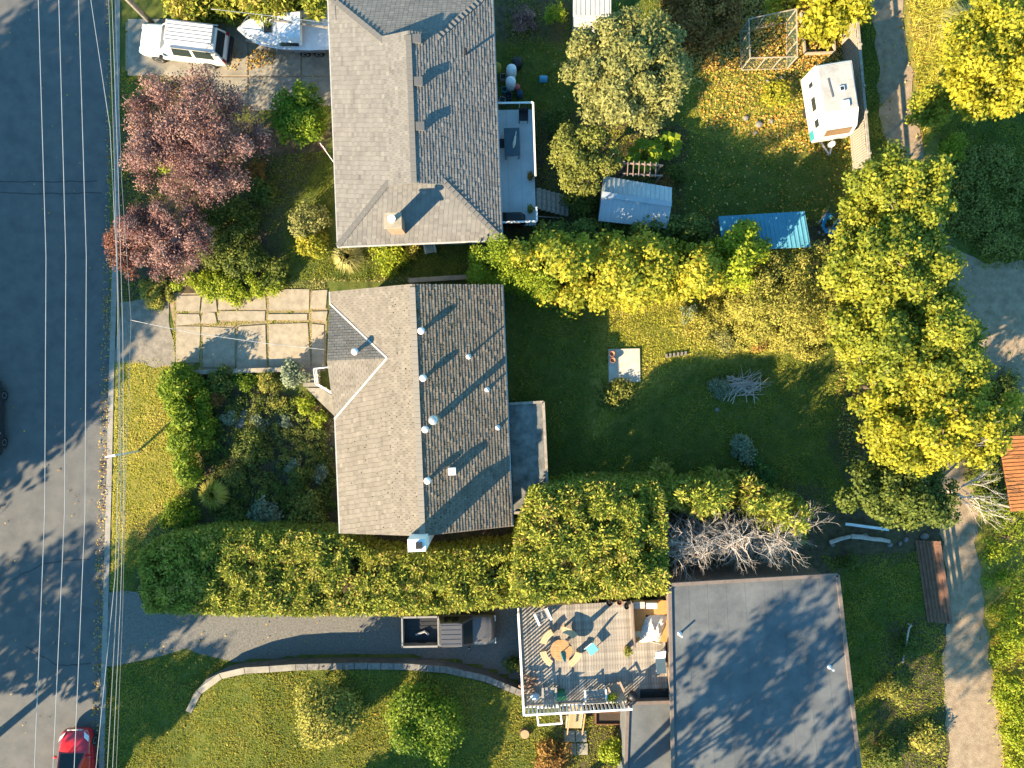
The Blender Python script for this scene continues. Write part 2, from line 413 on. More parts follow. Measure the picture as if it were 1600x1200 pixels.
for i, (x0, y0, x1, y1) in enumerate([(200, 30, 300, 118), (302, 30, 387, 118), (389, 28, 470, 119), (472, 28, 516, 119), (330, 121, 387, 165), (389, 121, 470, 172), (472, 121, 517, 165)]):
    b = MB(); b.prism(gpoly([(x0, y0), (x1, y0), (x1, y1), (x0, y1)]), -0.05, 0.03+0.004*(i % 3)); b.build('slab', M_CONC_OLD, up)
sheet('gravel_drive', gpoly([(170, 925), (218, 925), (226, 955), (630, 955), (812, 945), (812, 1068), (760, 1047), (700, 1032), (560, 1026), (450, 1027), (385, 1034), (345, 1030), (290, 1014), (166, 1042)]), 0.012, M_GRAVEL, rag=.1, seed=9)
sheet('lane', gpoly([(1362, -400), (1362, 0), (1372, 120), (1384, 230), (1396, 300), (1420, 420), (1450, 560), (1470, 700), (1472, 850), (1482, 950), (1474, 1060), (1482, 1210), (1482, 1600), (1574, 1600), (1570, 1210), (1556, 1080), (1538, 960), (1526, 850), (1530, 700), (1620, 620), (1760, 600), (1760, 400), (1540, 410), (1480, 380), (1450, 300), (1436, 200), (1424, 110), (1410, 0), (1408, -400)]), 0.012, M_DIRT, rag=.18, seed=5)
sheet('stepping_path', gpoly([(370, 648), (384, 640), (380, 668), (368, 672)]), 0.03, M_STONE, rag=.05)

# ---------------------------------------------------------------- roofs with real shingle courses
def shingle_mat(name, cols): return vmat(name, cols, .92, 0, .15, noise=.10, nscale=1.2)
M_SH_A = shingle_mat('shingles_grey', [(0.085, 0.08, 0.074), (0.158, 0.148, 0.134), (0.225, 0.21, 0.188)])
M_SH_B = shingle_mat('shingles_tan', [(0.10, 0.086, 0.07), (0.178, 0.154, 0.124), (0.25, 0.218, 0.178)])

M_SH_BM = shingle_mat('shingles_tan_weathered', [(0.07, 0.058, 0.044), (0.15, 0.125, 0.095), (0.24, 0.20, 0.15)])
def shingles(name, O, u, w, poly, parent, m, expo=0.15, tab=0.24, t=0.014):
    """O origin, u along the eave, w up the slope (unit), poly in (u,w) metres"""
    u = Vector(u).normalized(); w = Vector(w).normalized(); n = u.cross(w).normalized()
    if n.z < 0: n = -n
    ws = [p[1] for p in poly]; mb = MB(); g = random.Random(len(name)+int(poly[1][0]*10))
    r = 0; y = min(ws)
    while y < max(ws)-0.02:
        y1 = min(y+expo, max(ws)); ym = (y+y1)/2
        xs = []
        for i in range(len(poly)):
            (a, b), (c, d) = poly[i], poly[(i+1) % len(poly)]
            if (b > ym) != (d > ym): xs.append(a+(ym-b)/(d-b)*(c-a))
        if len(xs) >= 2:
            x0, x1 = min(xs), max(xs); x = x0-(r % 2)*tab*.5-g.uniform(0, .05)
            while x < x1:
                a, b = max(x, x0), min(x+tab-.012, x1)
                if b-a > .03:
                    tt = t*g.uniform(.7, 1.35)
                    A = O+u*a+w*y; B = O+u*b+w*y; C = O+u*b+w*(y1+.01); D = O+u*a+w*(y1+.01)
                    mb.add([A+n*.004, B+n*.004, A+n*tt, B+n*tt, C+n*.005, D+n*.005], [(0, 1, 3, 2), (2, 3, 4, 5), (1, 4, 3), (0, 2, 5)], 0, min(max(g.gauss(.5, .09), 0), 1))
                x += tab
        y += expo; r += 1
    o = mb.build(name, m, parent, vals=True); o['kind'] = 'stuff'; return o

def slope(mb, pts): mb.add(pts, [tuple(range(len(pts)))])

# ---------------------------------------------------------------- upper house (grey hip roof with gablets)
def house_upper():
    he, p, w, l = 3.3, .34, 8.4, 12.8
    c = P(648.5, 184, he); t = thing('house', 'grey shingled hip roof house with brick chimney and blue deck', 'house', (c.x, c.y, 0), math.radians(2.2))
    hw, hl, d = w/2, l/2, 2.9; zr = he+p*hw; zg = he+p*d; yr = hl-d
    b = MB(); b.box((0, 0, (he-.2)/2), (w-1.0, l-1.0, he-.2)); b.build('wall', M_WALL, t)
    rb = MB()
    E = [Vector((-hw, -hl, he)), Vector((hw, -hl, he)), Vector((hw, hl, he)), Vector((-hw, hl, he))]
    Gs = [Vector((-hw+d, -yr, zg)), Vector((hw-d, -yr, zg)), Vector((hw-d, yr, zg)), Vector((-hw+d, yr, zg))]
    R = [Vector((0, -yr-.25, zr)), Vector((0, yr+.25, zr))]
    Rl = [Vector((-hw+d, -yr-.25, zg)), Vector((hw-d, -yr-.25, zg)), Vector((hw-d, yr+.25, zg)), Vector((-hw+d, yr+.25, zg))]
    rb.add([E[0], Gs[0], Rl[0], R[0], R[1], Rl[3], Gs[3], E[3]], [(0, 1, 2, 3, 4, 5, 6, 7)])
    rb.add([E[1], E[2], Gs[2], Rl[2], R[1], R[0], Rl[1], Gs[1]], [(0, 1, 2, 3, 4, 5, 6, 7)])
    rb.add([E[0], E[1], Gs[1], Gs[0]], [(0, 1, 2, 3)]); rb.add([E[2], E[3], Gs[3], Gs[2]], [(0, 1, 2, 3)])
    rb.add([e-Vector((0, 0, .12)) for e in E], [(0, 1, 2, 3)])
    for i in range(4): rb.add([E[i], E[(i+1) % 4], E[(i+1) % 4]-Vector((0, 0, .12)), E[i]-Vector((0, 0, .12))], [(0, 1, 2, 3)])
    roof = rb.build('roof', mat('roof_underlay', (.1, .09, .08)), t)
    for s in (-1, 1):
        gb = MB(); gb.add([Vector((-hw+d, s*yr, zg-.02)), Vector((hw-d, s*yr, zg-.02)), Vector((0, s*yr, zr-.02))], [(0, 1, 2)]); gb.build('gablet', M_WHITE, roof)
    k = math.hypot(1, p); sl = hw*k; sd = d*k; wl = Vector((1, 0, p)); wr = Vector((-1, 0, p))
    q = [(0, 0), (l, 0), (l-d, sd), (l-d+.25, sd), (l-d+.25, sl), (d-.25, sl), (d-.25, sd), (d, sd)]
    shingles('shingles', E[3], (0, -1, 0), wl, q, roof, M_SH_A); shingles('shingles', E[1], (0, 1, 0), wr, q, roof, M_SH_A, t=.034)
    q2 = [(0, 0), (w, 0), (w-d, sd), (d, sd)]
    shingles('shingles', E[0], (1, 0, 0), (0, 1, p), q2, roof, M_SH_A); shingles('shingles', E[2], (-1, 0, 0), (0, -1, p), q2, roof, M_SH_A)
    # caps along the ridge and hips
    cp = MB(); cp.box((0, 0, 0), (.28, .27, .025)); src = cp.build('ridge_cap', M_SH_A, roof, vals=True); src.location = R[0]+Vector((0, .15, .012)); n = int((R[1]-R[0]).length/.28)
    for i in range(1, n): inst(src, roof, R[0]+Vector((0, .15+i*.28, .012+.006*(i % 2))))
    for i in range(4):
        a, e = E[i], Gs[i]; n = int((e-a).length/.28)
        for j in range(n): o = inst(src, roof, a.lerp(e, (j+.5)/n)+Vector((0, 0, .02)), math.atan2(e.y-a.y, e.x-a.x)-math.pi/2); o.name = 'hip_cap'
    # gutters
    for i in range(4):
        a, e = E[i], E[(i+1) % 4]; gm = MB(); gm.beam(a+(a-Vector((0, 0, he))).normalized()*.06-Vector((0, 0, .06)), e+(e-Vector((0, 0, he))).normalized()*.035-Vector((0, 0, .06)), .07, .1); gm.build('gutter', mat('gutter_metal', (.42, .41, .39), (.3, .29, .27), .6, 6), t)
    # roof vents, stack, chimney
    for yy in (3.3, 1.2, -1.0):
        v = MB(); v.box((0, 0, .12), (.34, .34, .24), taper=.75); v.box((0, 0, .26), (.42, .42, .05)); o = v.build('roof_vent', mat('vent_grey', (.10, .10, .10)), t); o.location = (.42, yy, zr-.42*p)
    v = MB(); v.lathe([(.06, -.2), (.06, .55), (.075, .55), (.075, .6)], n=8); o = v.build('vent_pipe', M_BLACK, t); o.location = (2.75, 2.9, zr-2.75*p)
    ch = MB(); ch.box((0, 0, .6), (.72, .62, 2.0)); o = ch.build('chimney', mat('chimney_brick', (.33, .2, .13), (.25, .14, .09), .9, 6), t); o.location = (-1.05, -hl+.75, he+.2)
    c2 = MB(); c2.box((0, 0, 1.64), (.86, .76, .08)); c2.build('chimney_cap', M_CONC, o)
    c3 = MB(); c3.lathe([(.13, 1.68), (.13, 1.95), (.2, 1.97), (.2, 2.03)], n=10); c3.build('flue', M_WHITEMET, o)
    return t
house_upper()

# ---------------------------------------------------------------- middle house (tan gable roof)
def house_middle():
    he, p, w, l = 3.4, .34, 8.78, 12.34
    c = P(658, 639, he); t = thing('house', 'tan shingled gable roof house with mossy slope and white chimney', 'house', (c.x, c.y, 0), math.radians(2.4))
    hw, hl = w/2, l/2; zr = he+p*hw
    b = MB(); b.box((0, 0, (he-.2)/2), (w-1.1, l-.8, he-.2)); b.build('wall', M_WALL, t)
    E = [Vector((-hw, -hl, he)), Vector((hw, -hl, he)), Vector((hw, hl, he)), Vector((-hw, hl, he))]
    R = [Vector((0, -hl, zr)), Vector((0, hl, zr))]; dn = Vector((0, 0, .1))
    rb = MB(); rb.add([E[0], R[0], R[1], E[3]], [(0, 1, 2, 3)]); rb.add([E[1], E[2], R[1], R[0]], [(0, 1, 2, 3)])
    rb.add([E[0]-dn, R[0]-dn, R[1]-dn, E[3]-dn], [(3, 2, 1, 0)]); rb.add([E[1]-dn, E[2]-dn, R[1]-dn, R[0]-dn], [(3, 2, 1, 0)])
    for a, e in ((E[0], R[0]), (R[0], E[1]), (E[2], R[1]), (R[1], E[3]), (E[1], E[2]), (E[3], E[0])): rb.add([a, e, e-dn, a-dn], [(0, 1, 2, 3)])
    roof = rb.build('roof', mat('roof_underlay', (.1, .09, .08)), t)
    k = math.hypot(1, p); sl = hw*k
    gw = 2.94; yg = 2.62        # front gable half width, centre
    q = [(0, 0), (hl-yg-gw, 0), (hl-yg, gw*k), (hl-yg+gw, 0), (l, 0), (l, sl), (0, sl)]
    # left slope in two pieces so the gable valley is respected
    shingles('shingles', E[3], (0, -1, 0), (1, 0, p), [(hl-yg+gw, 0), (l, 0), (l, sl), (hl-yg, sl), (hl-yg, gw*k)], roof, M_SH_B)
    shingles('shingles', E[3], (0, -1, 0), (1, 0, p), [(0, 0), (hl-yg-gw, 0), (hl-yg, gw*k), (hl-yg, sl), (0, sl)], roof, M_SH_B)
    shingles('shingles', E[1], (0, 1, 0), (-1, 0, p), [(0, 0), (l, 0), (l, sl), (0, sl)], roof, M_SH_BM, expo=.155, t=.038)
    zg = he+p*gw; xo = -hw-.04
    A = Vector((-hw+gw, yg, zg)); F0 = Vector((xo, yg, zg)); Sx = Vector((xo, yg-gw, he)); Nx = Vector((xo, yg+gw, he))
    gb = MB(); gb.add([F0, Sx, A], [(0, 1, 2)]); gb.add([F0, A, Nx], [(0, 1, 2)]); gb.add([F0, Nx, Sx], [(0, 1, 2)]); gr = gb.build('front_gable', M_WALL, t)
    shingles('shingles', Sx+Vector((0, 0, .01)), (1, 0, 0), (0, 1, p), [(0, 0), (gw+.0, gw*k), (0, gw*k)], gr, M_SH_B)
    shingles('shingles', Nx+Vector((0, 0, .01)), (1, 0, 0), (0, -1, p), [(0, 0), (gw+.0, gw*k), (0, gw*k)], gr, M_SH_B)
    for s in (-1, 1):
        vb = MB(); vb.beam(Vector((xo, yg+s*gw, he+.02)), A+Vector((0, 0, .03)), .085, .03); vb.build('valley_flashing', mat('flashing', (.52, .49, .43), (.42, .39, .34), .6, 4), gr)
    for a, e in ((E[0], Vector((-hw, yg-gw-.02, he))), (E[1], E[2]), (Vector((-hw, yg+gw+.02, he)), E[3])):
        ox = -.035 if a.x < 0 else .035
        gm = MB(); gm.beam(a+Vector((ox, 0, -.06)), e+Vector((ox, 0, -.06)), .07, .1); gm.build('gutter', mat('gutter_metal', (.42, .41, .39), (.3, .29, .27), .6, 6), t)
    cp = MB(); cp.box((0, 0, 0), (.3, .28, .025)); src = cp.build('ridge_cap', M_SH_B, roof, vals=True); src.location = R[0]+Vector((0, .15, .012))
    for i in range(1, int(l/.29)): inst(src, roof, R[0]+Vector((0, .15+i*.29, .012+.006*(i % 2))))
    # white mushroom vents, pipes with white flashing, tall flue, square vent, chimney
    def on(x, y, h=0): return Vector((x, y, zr-abs(x)*p+h))
    for (x, y) in ((.38, 3.85), (.38, 1.55), (.38, -.95), (.38, -3.45), (-3.0, 3.3)):
        v = MB(); v.lathe([(.1, -.12), (.1, .22), (.17, .24), (.18, .34), (.12, .40)], n=12); o = v.build('mushroom_vent', M_WHITEMET, t, True)
        o.location = on(x, y) if x > 0 else Vector((x, 3.0, he+p*(gw-.4)))
    for (x, y) in ((2.55, 2.55), (3.4, .85), (3.85, -1.1)):
        v = MB(); v.lathe([(.16, .0), (.07, .12), (.05, .12), (.05, .5), (.03, .5)], n=8); o = v.build('vent_pipe', M_WHITEMET, t); o.location = on(x, y)
    v = MB(); v.lathe([(.16, -.1), (.16, 1.75), (.24, 1.78), (.24, 1.9), (.08, 2.0)], n=14); o = v.build('flue_pipe', mat('galvanised', (.45, .46, .46), (.36, .37, .37), .4, 5, metal=.6), t, True); o.location = on(.95, -.45)
    v = MB(); v.box((0, 0, .15), (.36, .36, .42)); o = v.build('square_vent', M_WHITEMET, t); o.location = on(1.55, -3.1)
    ch = MB(); ch.box((0, 0, 0), (.85, .6, zr+1.1)); o = ch.build('chimney', M_WHITE, t); o.location = (-.15, -hl-.2, (zr+1.1)/2)
    c2 = MB(); c2.box((0, 0, 0), (.3, .3, .14)); q_ = c2.build('flue_tile', M_BLACK, o); q_.location = (.12, 0, (zr+1.1)/2+.05)
    # moss on the shaded slope
    mo = MB(); g = random.Random(5)
    for i in range(1500):
        x = abs(g.gauss(0, 1.6))+.1; y = g.uniform(-hl, hl)
        if x > hw-.1: continue
        if g.random() > (0.75 if y > 2 else .4): continue
        r = g.uniform(.02, .055); cc = on(x, y, .015)
        mo.add([cc+Vector((r, 0, 0)), cc+Vector((0, r*1.3, 0)), cc+Vector((-r, 0, 0)), cc+Vector((0, -r, 0)), cc+Vector((0, 0, r*.8))], [(0, 1, 4), (1, 2, 4), (2, 3, 4), (3, 0, 4)])
    for i in range(260):
        x = -abs(g.gauss(1.2, 1.0)); y = g.uniform(-hl, hl)
        if x < -hw+.2 or (x < -1.3 and y > 0): continue
        r = g.uniform(.012, .035); cc = on(x, y, .015)
        mo.add([cc+Vector((r, 0, 0)), cc+Vector((0, r*1.3, 0)), cc+Vector((-r, 0, 0)), cc+Vector((0, -r, 0)), cc+Vector((0, 0, r*.8))], [(0, 1, 4), (1, 2, 4), (2, 3, 4), (3, 0, 4)])
    o = mo.build('moss', mat('moss', (.075, .07, .02), (.03, .032, .012), .95, 9), roof); o['kind'] = 'stuff'
    # flat roofed lean-to on the garden side
    ex = MB(); z = 2.55; Pq = [P(795, 631, z), P(849, 628, z), P(857, 797, z), P(803, 801, z)]
    inv = Matrix.Rotation(-math.radians(2.4), 4, 'Z'); Pq = [inv @ (Vector((v.x-c.x, v.y-c.y, v.z))) for v in Pq]
    ex.prism([(v.x, v.y) for v in Pq], 0, z); o = ex.build('lean_to', mat('mossy_flat_roof', (.20, .195, .18), (.06, .063, .055), .95, 1.6, .3, 25), t)
    for i in range(3):
        a, e = Pq[i], Pq[(i+1) % 4]; em = MB(); em.beam(a+Vector((0, 0, .04)), e+Vector((0, 0, .04)), .13, .1); em.build('roof_edge', M_WOODW, o)
    return t
house_middle()

# ---------------------------------------------------------------- lower right house (flat roof) and its deck
ZD = 2.4
def house_flat():
    z = 4.3
    cr = [P(1046, 913, z), P(1308, 898, z), P(1345, 1222, z), P(1052, 1240, z)]
    c = sum(cr, Vector())/4; t = thing('house', 'flat dark membrane roof house beside the wooden deck', 'house', (c.x, c.y, 0))
    L_ = [v-Vector((c.x, c.y, 0)) for v in cr]
    def inset(pts, d): m = sum(pts, Vector())/4; return [(v+(m-v).normalized()*d) for v in pts]
    b = MB(); b.prism([(v.x, v.y) for v in inset(L_, .35)], 0, z-.25); b.build('wall', mat('brown_siding', (.2, .15, .11), (.15, .11, .08), .8, 4), t)
    b = MB(); b.prism([(v.x, v.y) for v in L_], z-.26, z); r = b.build('roof', mat('roof_membrane', (.125, .13, .13), (.065, .07, .074), .75, .7, .15, 20), t)
    for i in range(4):
        a, e = L_[i], L_[(i+1) % 4]; em = MB(); em.beam(a+Vector((0, 0, .03)), e+Vector((0, 0, .03)), .17, .13); em.build('roof_edge', mat('edge_board', (.17, .13, .11), (.12, .095, .08), .8, 4), r)
    for k in range(1, 9):      # membrane seams
        a = L_[0].lerp(L_[1], k/9); e = L_[3].lerp(L_[2], k/9); em = MB(); em.beam(a+Vector((0, -.15, .002)), e+Vector((0, .15, .002)), .05, .008); em.build('seam', mat('roof_membrane', (.2, .2, .2)), r)
    for px, py in ((1062, 990), (1296, 1042)):
        v = MB(); v.lathe([(.12, 0), (.05, .1), (.05, .45), (.03, .45)], n=8); o = v.build('vent_pipe', M_WHITEMET, t); q = P(px, py, z); o.location = (q.x-c.x, q.y-c.y, z)
    z2 = 3.0; lr = [P(981, 1098, z2), P(1052, 1096, z2), P(1056, 1240, z2), P(976, 1240, z2)]; lr = [v-Vector((c.x, c.y, 0)) for v in lr]
    b = MB(); b.prism([(v.x, v.y) for v in lr], 0, z2); o = b.build('lower_roof', mat('roof_membrane', (.2, .2, .2)), t)
    for i in (0, 3):
        a, e = lr[i], lr[(i+1) % 4]; em = MB(); em.beam(a+Vector((0, 0, .03)), e+Vector((0, 0, .03)), .17, .12); em.build('roof_edge', mat('edge_board', (.27, .2, .16)), o)
house_flat()

def deck_lower():
    z = ZD; Q = [P(812, 948, z), P(1042, 930, z), P(1043, 1076, z), P(986, 1094, z), P(820, 1106, z)]
    c = P(900, 1020, z); t = thing('deck', 'weathered wooden deck with slatted railing beside the flat roof house', 'deck', (c.x, c.y, 0))
    rz = math.radians(3.2); co, si = math.cos(rz), math.sin(rz)
    ux, uy = Vector((co, si, 0)), Vector((-si, co, 0))
    W = 230/29.8; Ln = 155/29.8; o0 = P(818, 1104, z)-c; o0.z = z
    bm = MB(); bm.box((0, 0, 0), (.132, Ln, .03)); srcs = []
    cols = [mat('deck_board_%d' % i, (.34*k, .30*k, .25*k), (.18*k, .155*k, .13*k), .9, 3.5, .3, 30) for i, k in enumerate((.82, 1.0, 1.15))]
    for m in cols:
        srcs.append(bm.build('deck_board', m, t))
    n = int(W/.141); g = random.Random(2)
    for i in range(n):
        q = o0+ux*(.07+i*.141)+uy*(Ln/2); q.z = z-.015+g.uniform(-.003, .003)
        if i < 3: o = srcs[i]; o.location = q; o.rotation_euler = (0, 0, rz)
        else: inst(srcs[g.randrange(3)], t, q, rz)
    fb = MB(); fb.prism([tuple((o0+ux*a+uy*b_)[:2]) for a, b_ in ((.1, .1), (W-.1, .1), (W-.1, Ln-.1), (.1, Ln-.1))], z-.25, z-.04); fb.build('joists', mat('joist_dark', (.06, .045, .03)), t)
    for a in (.15, W*.5, W-.15):
        for b_ in (.15, Ln-.15): q = o0+ux*a+uy*b_; box_obj('post', (q.x, q.y, (z-.25)/2), (.12, .12, z-.25), M_WOODW, t)
    # railing: left side and lower side
    bal = MB(); bal.box((0, 0, .5), (.095, .025, .86)); bsrc = None
    def rail(a, b_, skip=None):
        nonlocal bsrc
        d = (b_-a); Lr = d.length; d = d.normalized(); ang = math.atan2(d.y, d.x)
        rm = MB(); rm.beam(a+Vector((0, 0, .98)), b_+Vector((0, 0, .98)), .10, .05); rm.build('top_rail', M_WHITE, t)
        rm = MB(); rm.beam(a+Vector((0, 0, .08)), b_+Vector((0, 0, .08)), .06, .05); rm.build('bottom_rail', M_WHITE, t)
        for k in range(int(Lr/1.8)+1): q = a+d*min(k*1.8, Lr); box_obj('rail_post', (q.x, q.y, z+.5), (.09, .09, 1.0), M_WHITE, t, ang)
        for k in range(1, int(Lr/.2)):
            q = a+d*k*.2
            if bsrc is None: bsrc = bal.build('baluster', M_WHITE, t); bsrc.location = q; bsrc.rotation_euler = (0, 0, ang)
            else: inst(bsrc, t, q, ang)
    rail(o0, o0+uy*Ln); rail(o0+ux*.05, o0+ux*5.55)
    # glazed porch end: ochre floor, divider
    pb = MB(); a = P(988, 938, z)-c; e = P(1042, 1003, z)-c; pb.prism([(a.x, a.y), (e.x, a.y), (e.x, e.y), (a.x, e.y)], z+.004, z+.03); pb.build('ochre_floor', mat('ochre_ply', (.46, .25, .085), (.36, .18, .055), .7, 3), t)
    box_obj('divider', ((P(987, 970, z)-c).x, (P(987, 970, z)-c).y, z+.35), (.06, 2.3, .7), mat('edge_board', (.27, .2, .16)), t, rz)
    a = P(1000, 1077, z)-c; e = P(1044, 1092, z)-c; pb = MB(); pb.prism([(a.x, a.y), (e.x, a.y+.05), (e.x, e.y), (a.x, e.y)], z+.02, z+.1); pb.build('skylight', M_GLASS, t)
    # stairs down to the garden
    s0 = P(900, 1106, z)-c
    for k in range(9):
        box_obj('step', (s0.x, s0.y-.05-k*.2, z-.12-k*.17), (.75, .24, .045), mat('step_wood', (.42, .3, .17), (.3, .2, .11), .8, 5), t)
    for sx in (-.4, .4):
        sm = MB(); sm.beam(Vector((s0.x+sx, s0.y+.05, z+.75)), Vector((s0.x+sx, s0.y-1.75, z-.75)), .05, .09); sm.build('stair_rail', M_WOODT, t)
        sm = MB(); sm.beam(Vector((s0.x+sx, s0.y+.0, z-.1)), Vector((s0.x+sx, s0.y-1.75, z-1.6)), .05, .2); sm.build('stringer', M_WOODW, t)
    return t
deck_lower()

# ---------------------------------------------------------------- foliage materials
FM = {
 'plum':   vmat('plum_leaves', [(.06, .022, .03), (.14, .06, .07), (.24, .12, .13), (.34, .185, .175)], .6, .3),
 'plumred': vmat('plum_leaves_red', [(.07, .02, .02), (.17, .06, .05), (.30, .12, .09)], .6, .3),
 'cedar':  vmat('cedar_sprays', [(.055, .07, .014), (.14, .145, .022), (.215, .20, .032), (.28, .225, .045), (.30, .17, .08)], .7, .25),
 'cedard': vmat('cedar_sprays_dark', [(.02, .045, .018), (.05, .09, .025), (.10, .135, .03)], .7, .25),
 'maple':  vmat('maple_leaves', [(.075, .085, .014), (.15, .15, .018), (.22, .195, .024), (.28, .215, .028)], .55, .38),
 'mapley': vmat('maple_leaves_yellow', [(.12, .105, .014), (.21, .18, .018), (.29, .235, .022), (.31, .215, .024)], .55, .38),
 'olive':  vmat('silvery_leaves', [(.09, .085, .03), (.175, .15, .055), (.27, .22, .095)], .6, .3),
 'oliveb': vmat('olive_bush_leaves', [(.07, .07, .018), (.155, .14, .032), (.225, .19, .05)], .6, .3),
 'laurel': vmat('laurel_leaves', [(.045, .075, .01), (.115, .145, .014), (.185, .20, .018)], .55, .35, .15),
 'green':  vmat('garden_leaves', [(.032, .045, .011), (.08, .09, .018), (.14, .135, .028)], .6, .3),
 'lime':   vmat('lime_leaves', [(.10, .13, .012), (.19, .20, .016), (.27, .25, .02)], .55, .35),
 'yellow': vmat('yellow_vine_leaves', [(.10, .11, .016), (.19, .175, .02), (.29, .235, .024), (.35, .22, .03)], .55, .38),
 'drybush': vmat('dry_bush_leaves', [(.09, .08, .024), (.19, .16, .035), (.28, .225, .05), (.29, .19, .07)], .7, .3),
 'blue':   vmat('blue_grey_leaves', [(.065, .075, .055), (.14, .15, .115), (.25, .245, .20)], .6, .25),
 'rust':   vmat('rust_leaves', [(.09, .04, .018), (.20, .09, .03), (.30, .16, .05)], .7, .3),
 'shade':  vmat('street_tree_leaves', [(.03, .055, .014), (.07, .09, .02), (.11, .12, .03)], .6, .2),
 'grass':  vmat('grass_blades', [(.065, .09, .014), (.145, .155, .024), (.23, .20, .035), (.29, .22, .06)], .8, .4, .1),
 'grassdry_lit': vmat('grass_blades_dry_lit', [(.20, .19, .026), (.33, .275, .045), (.43, .335, .08), (.47, .33, .14)], .8, .4, .1),  # dry blades, also the brighter colour painted on sunlit lawn patches
 'litter': vmat('fallen_leaf', [(.17, .07, .018), (.30, .14, .03), (.38, .22, .05), (.33, .25, .12)], .75, .15),
 'straw':  vmat('straw', [(.16, .13, .05), (.27, .21, .09), (.33, .27, .13)], .8, .2),
}

def shrub(name, label, px, py, r, h, m, n=900, L=.16, W=.09, mode='broad', cat='shrub', group=None, nb=14, squash=(1, 1), seed=None, rb=.45):
    seed = seed if seed is not None else int(px*7+py*13) % 9999
    g = random.Random(seed); q = P(px, py, h*.6); z0 = max(gz(q.x, q.y), 0)
    q = P(px, py, z0+h*.6)
    t = thing(name, label, cat, (q.x, q.y, z0), 0, group)
    bl = crown_blobs((0, 0, h*.55), (r*squash[0], r*squash[1], h*.45), nb, r*rb, seed, -.6)
    V, vals = blob_leaves(bl, n, L, W, mode, .6, seed)
    npmesh('foliage', V, 4, FM[m], t, vals)
    mb = MB(); limbs(mb, (0, 0, 0), [b for b in bl[:6]], max(.02, r*.05), g, .25); mb.build('stem', M_BARK, t)
    return t

def tree(name, label, px, py, R, h, zc, m, n=9000, L=.22, W=.15, nb=60, rb=.7, mode='broad', cat='tree', r0=.2, base=None, group=None, seed=None, twigs=0, flat=.6):
    seed = seed if seed is not None else int(px*3+py*5) % 9999
    g = random.Random(seed); q = P(px, py, zc)
    bpos = Vector(base) if base else Vector((q.x, q.y, max(gz(q.x, q.y), 0)))
    t = thing(name, label, cat, bpos, 0, group); off = Vector((q.x, q.y, 0))-Vector((bpos.x, bpos.y, bpos.z))
    bl = crown_blobs((off.x, off.y, zc-bpos.z), (R[0]*1.12, R[1]*1.12, R[2]), int(nb*2), rb*.72, seed, -.5)
    V, vals = blob_leaves(bl, int(n*2.1), L*.78, W*.78, mode, flat, seed)
    npmesh('crown', V, 4, FM[m], t, vals)
    mb = MB(); limbs(mb, (0, 0, 0), g.sample(bl, min(22, len(bl))), r0, g, .5)
    mb.build('trunk', M_BARK, t); mb = MB()
    for i in range(twigs):
        b = g.choice(bl); s = Vector(b[:3]); d = Vector((g.gauss(0, 1), g.gauss(0, 1), g.uniform(0, .8))).normalized()
        mb.tube([s-d*.2, s+d*.5+Vector((g.uniform(-.1, .1), g.uniform(-.1, .1), .05)), s+d*b[3]*1.25], [.022, .014, .005], 4)
    if twigs: mb.build('twigs', mat('twig_bark', (.26, .21, .18), (.16, .125, .105), .9, 6), t)['kind'] = 'stuff'
    return t

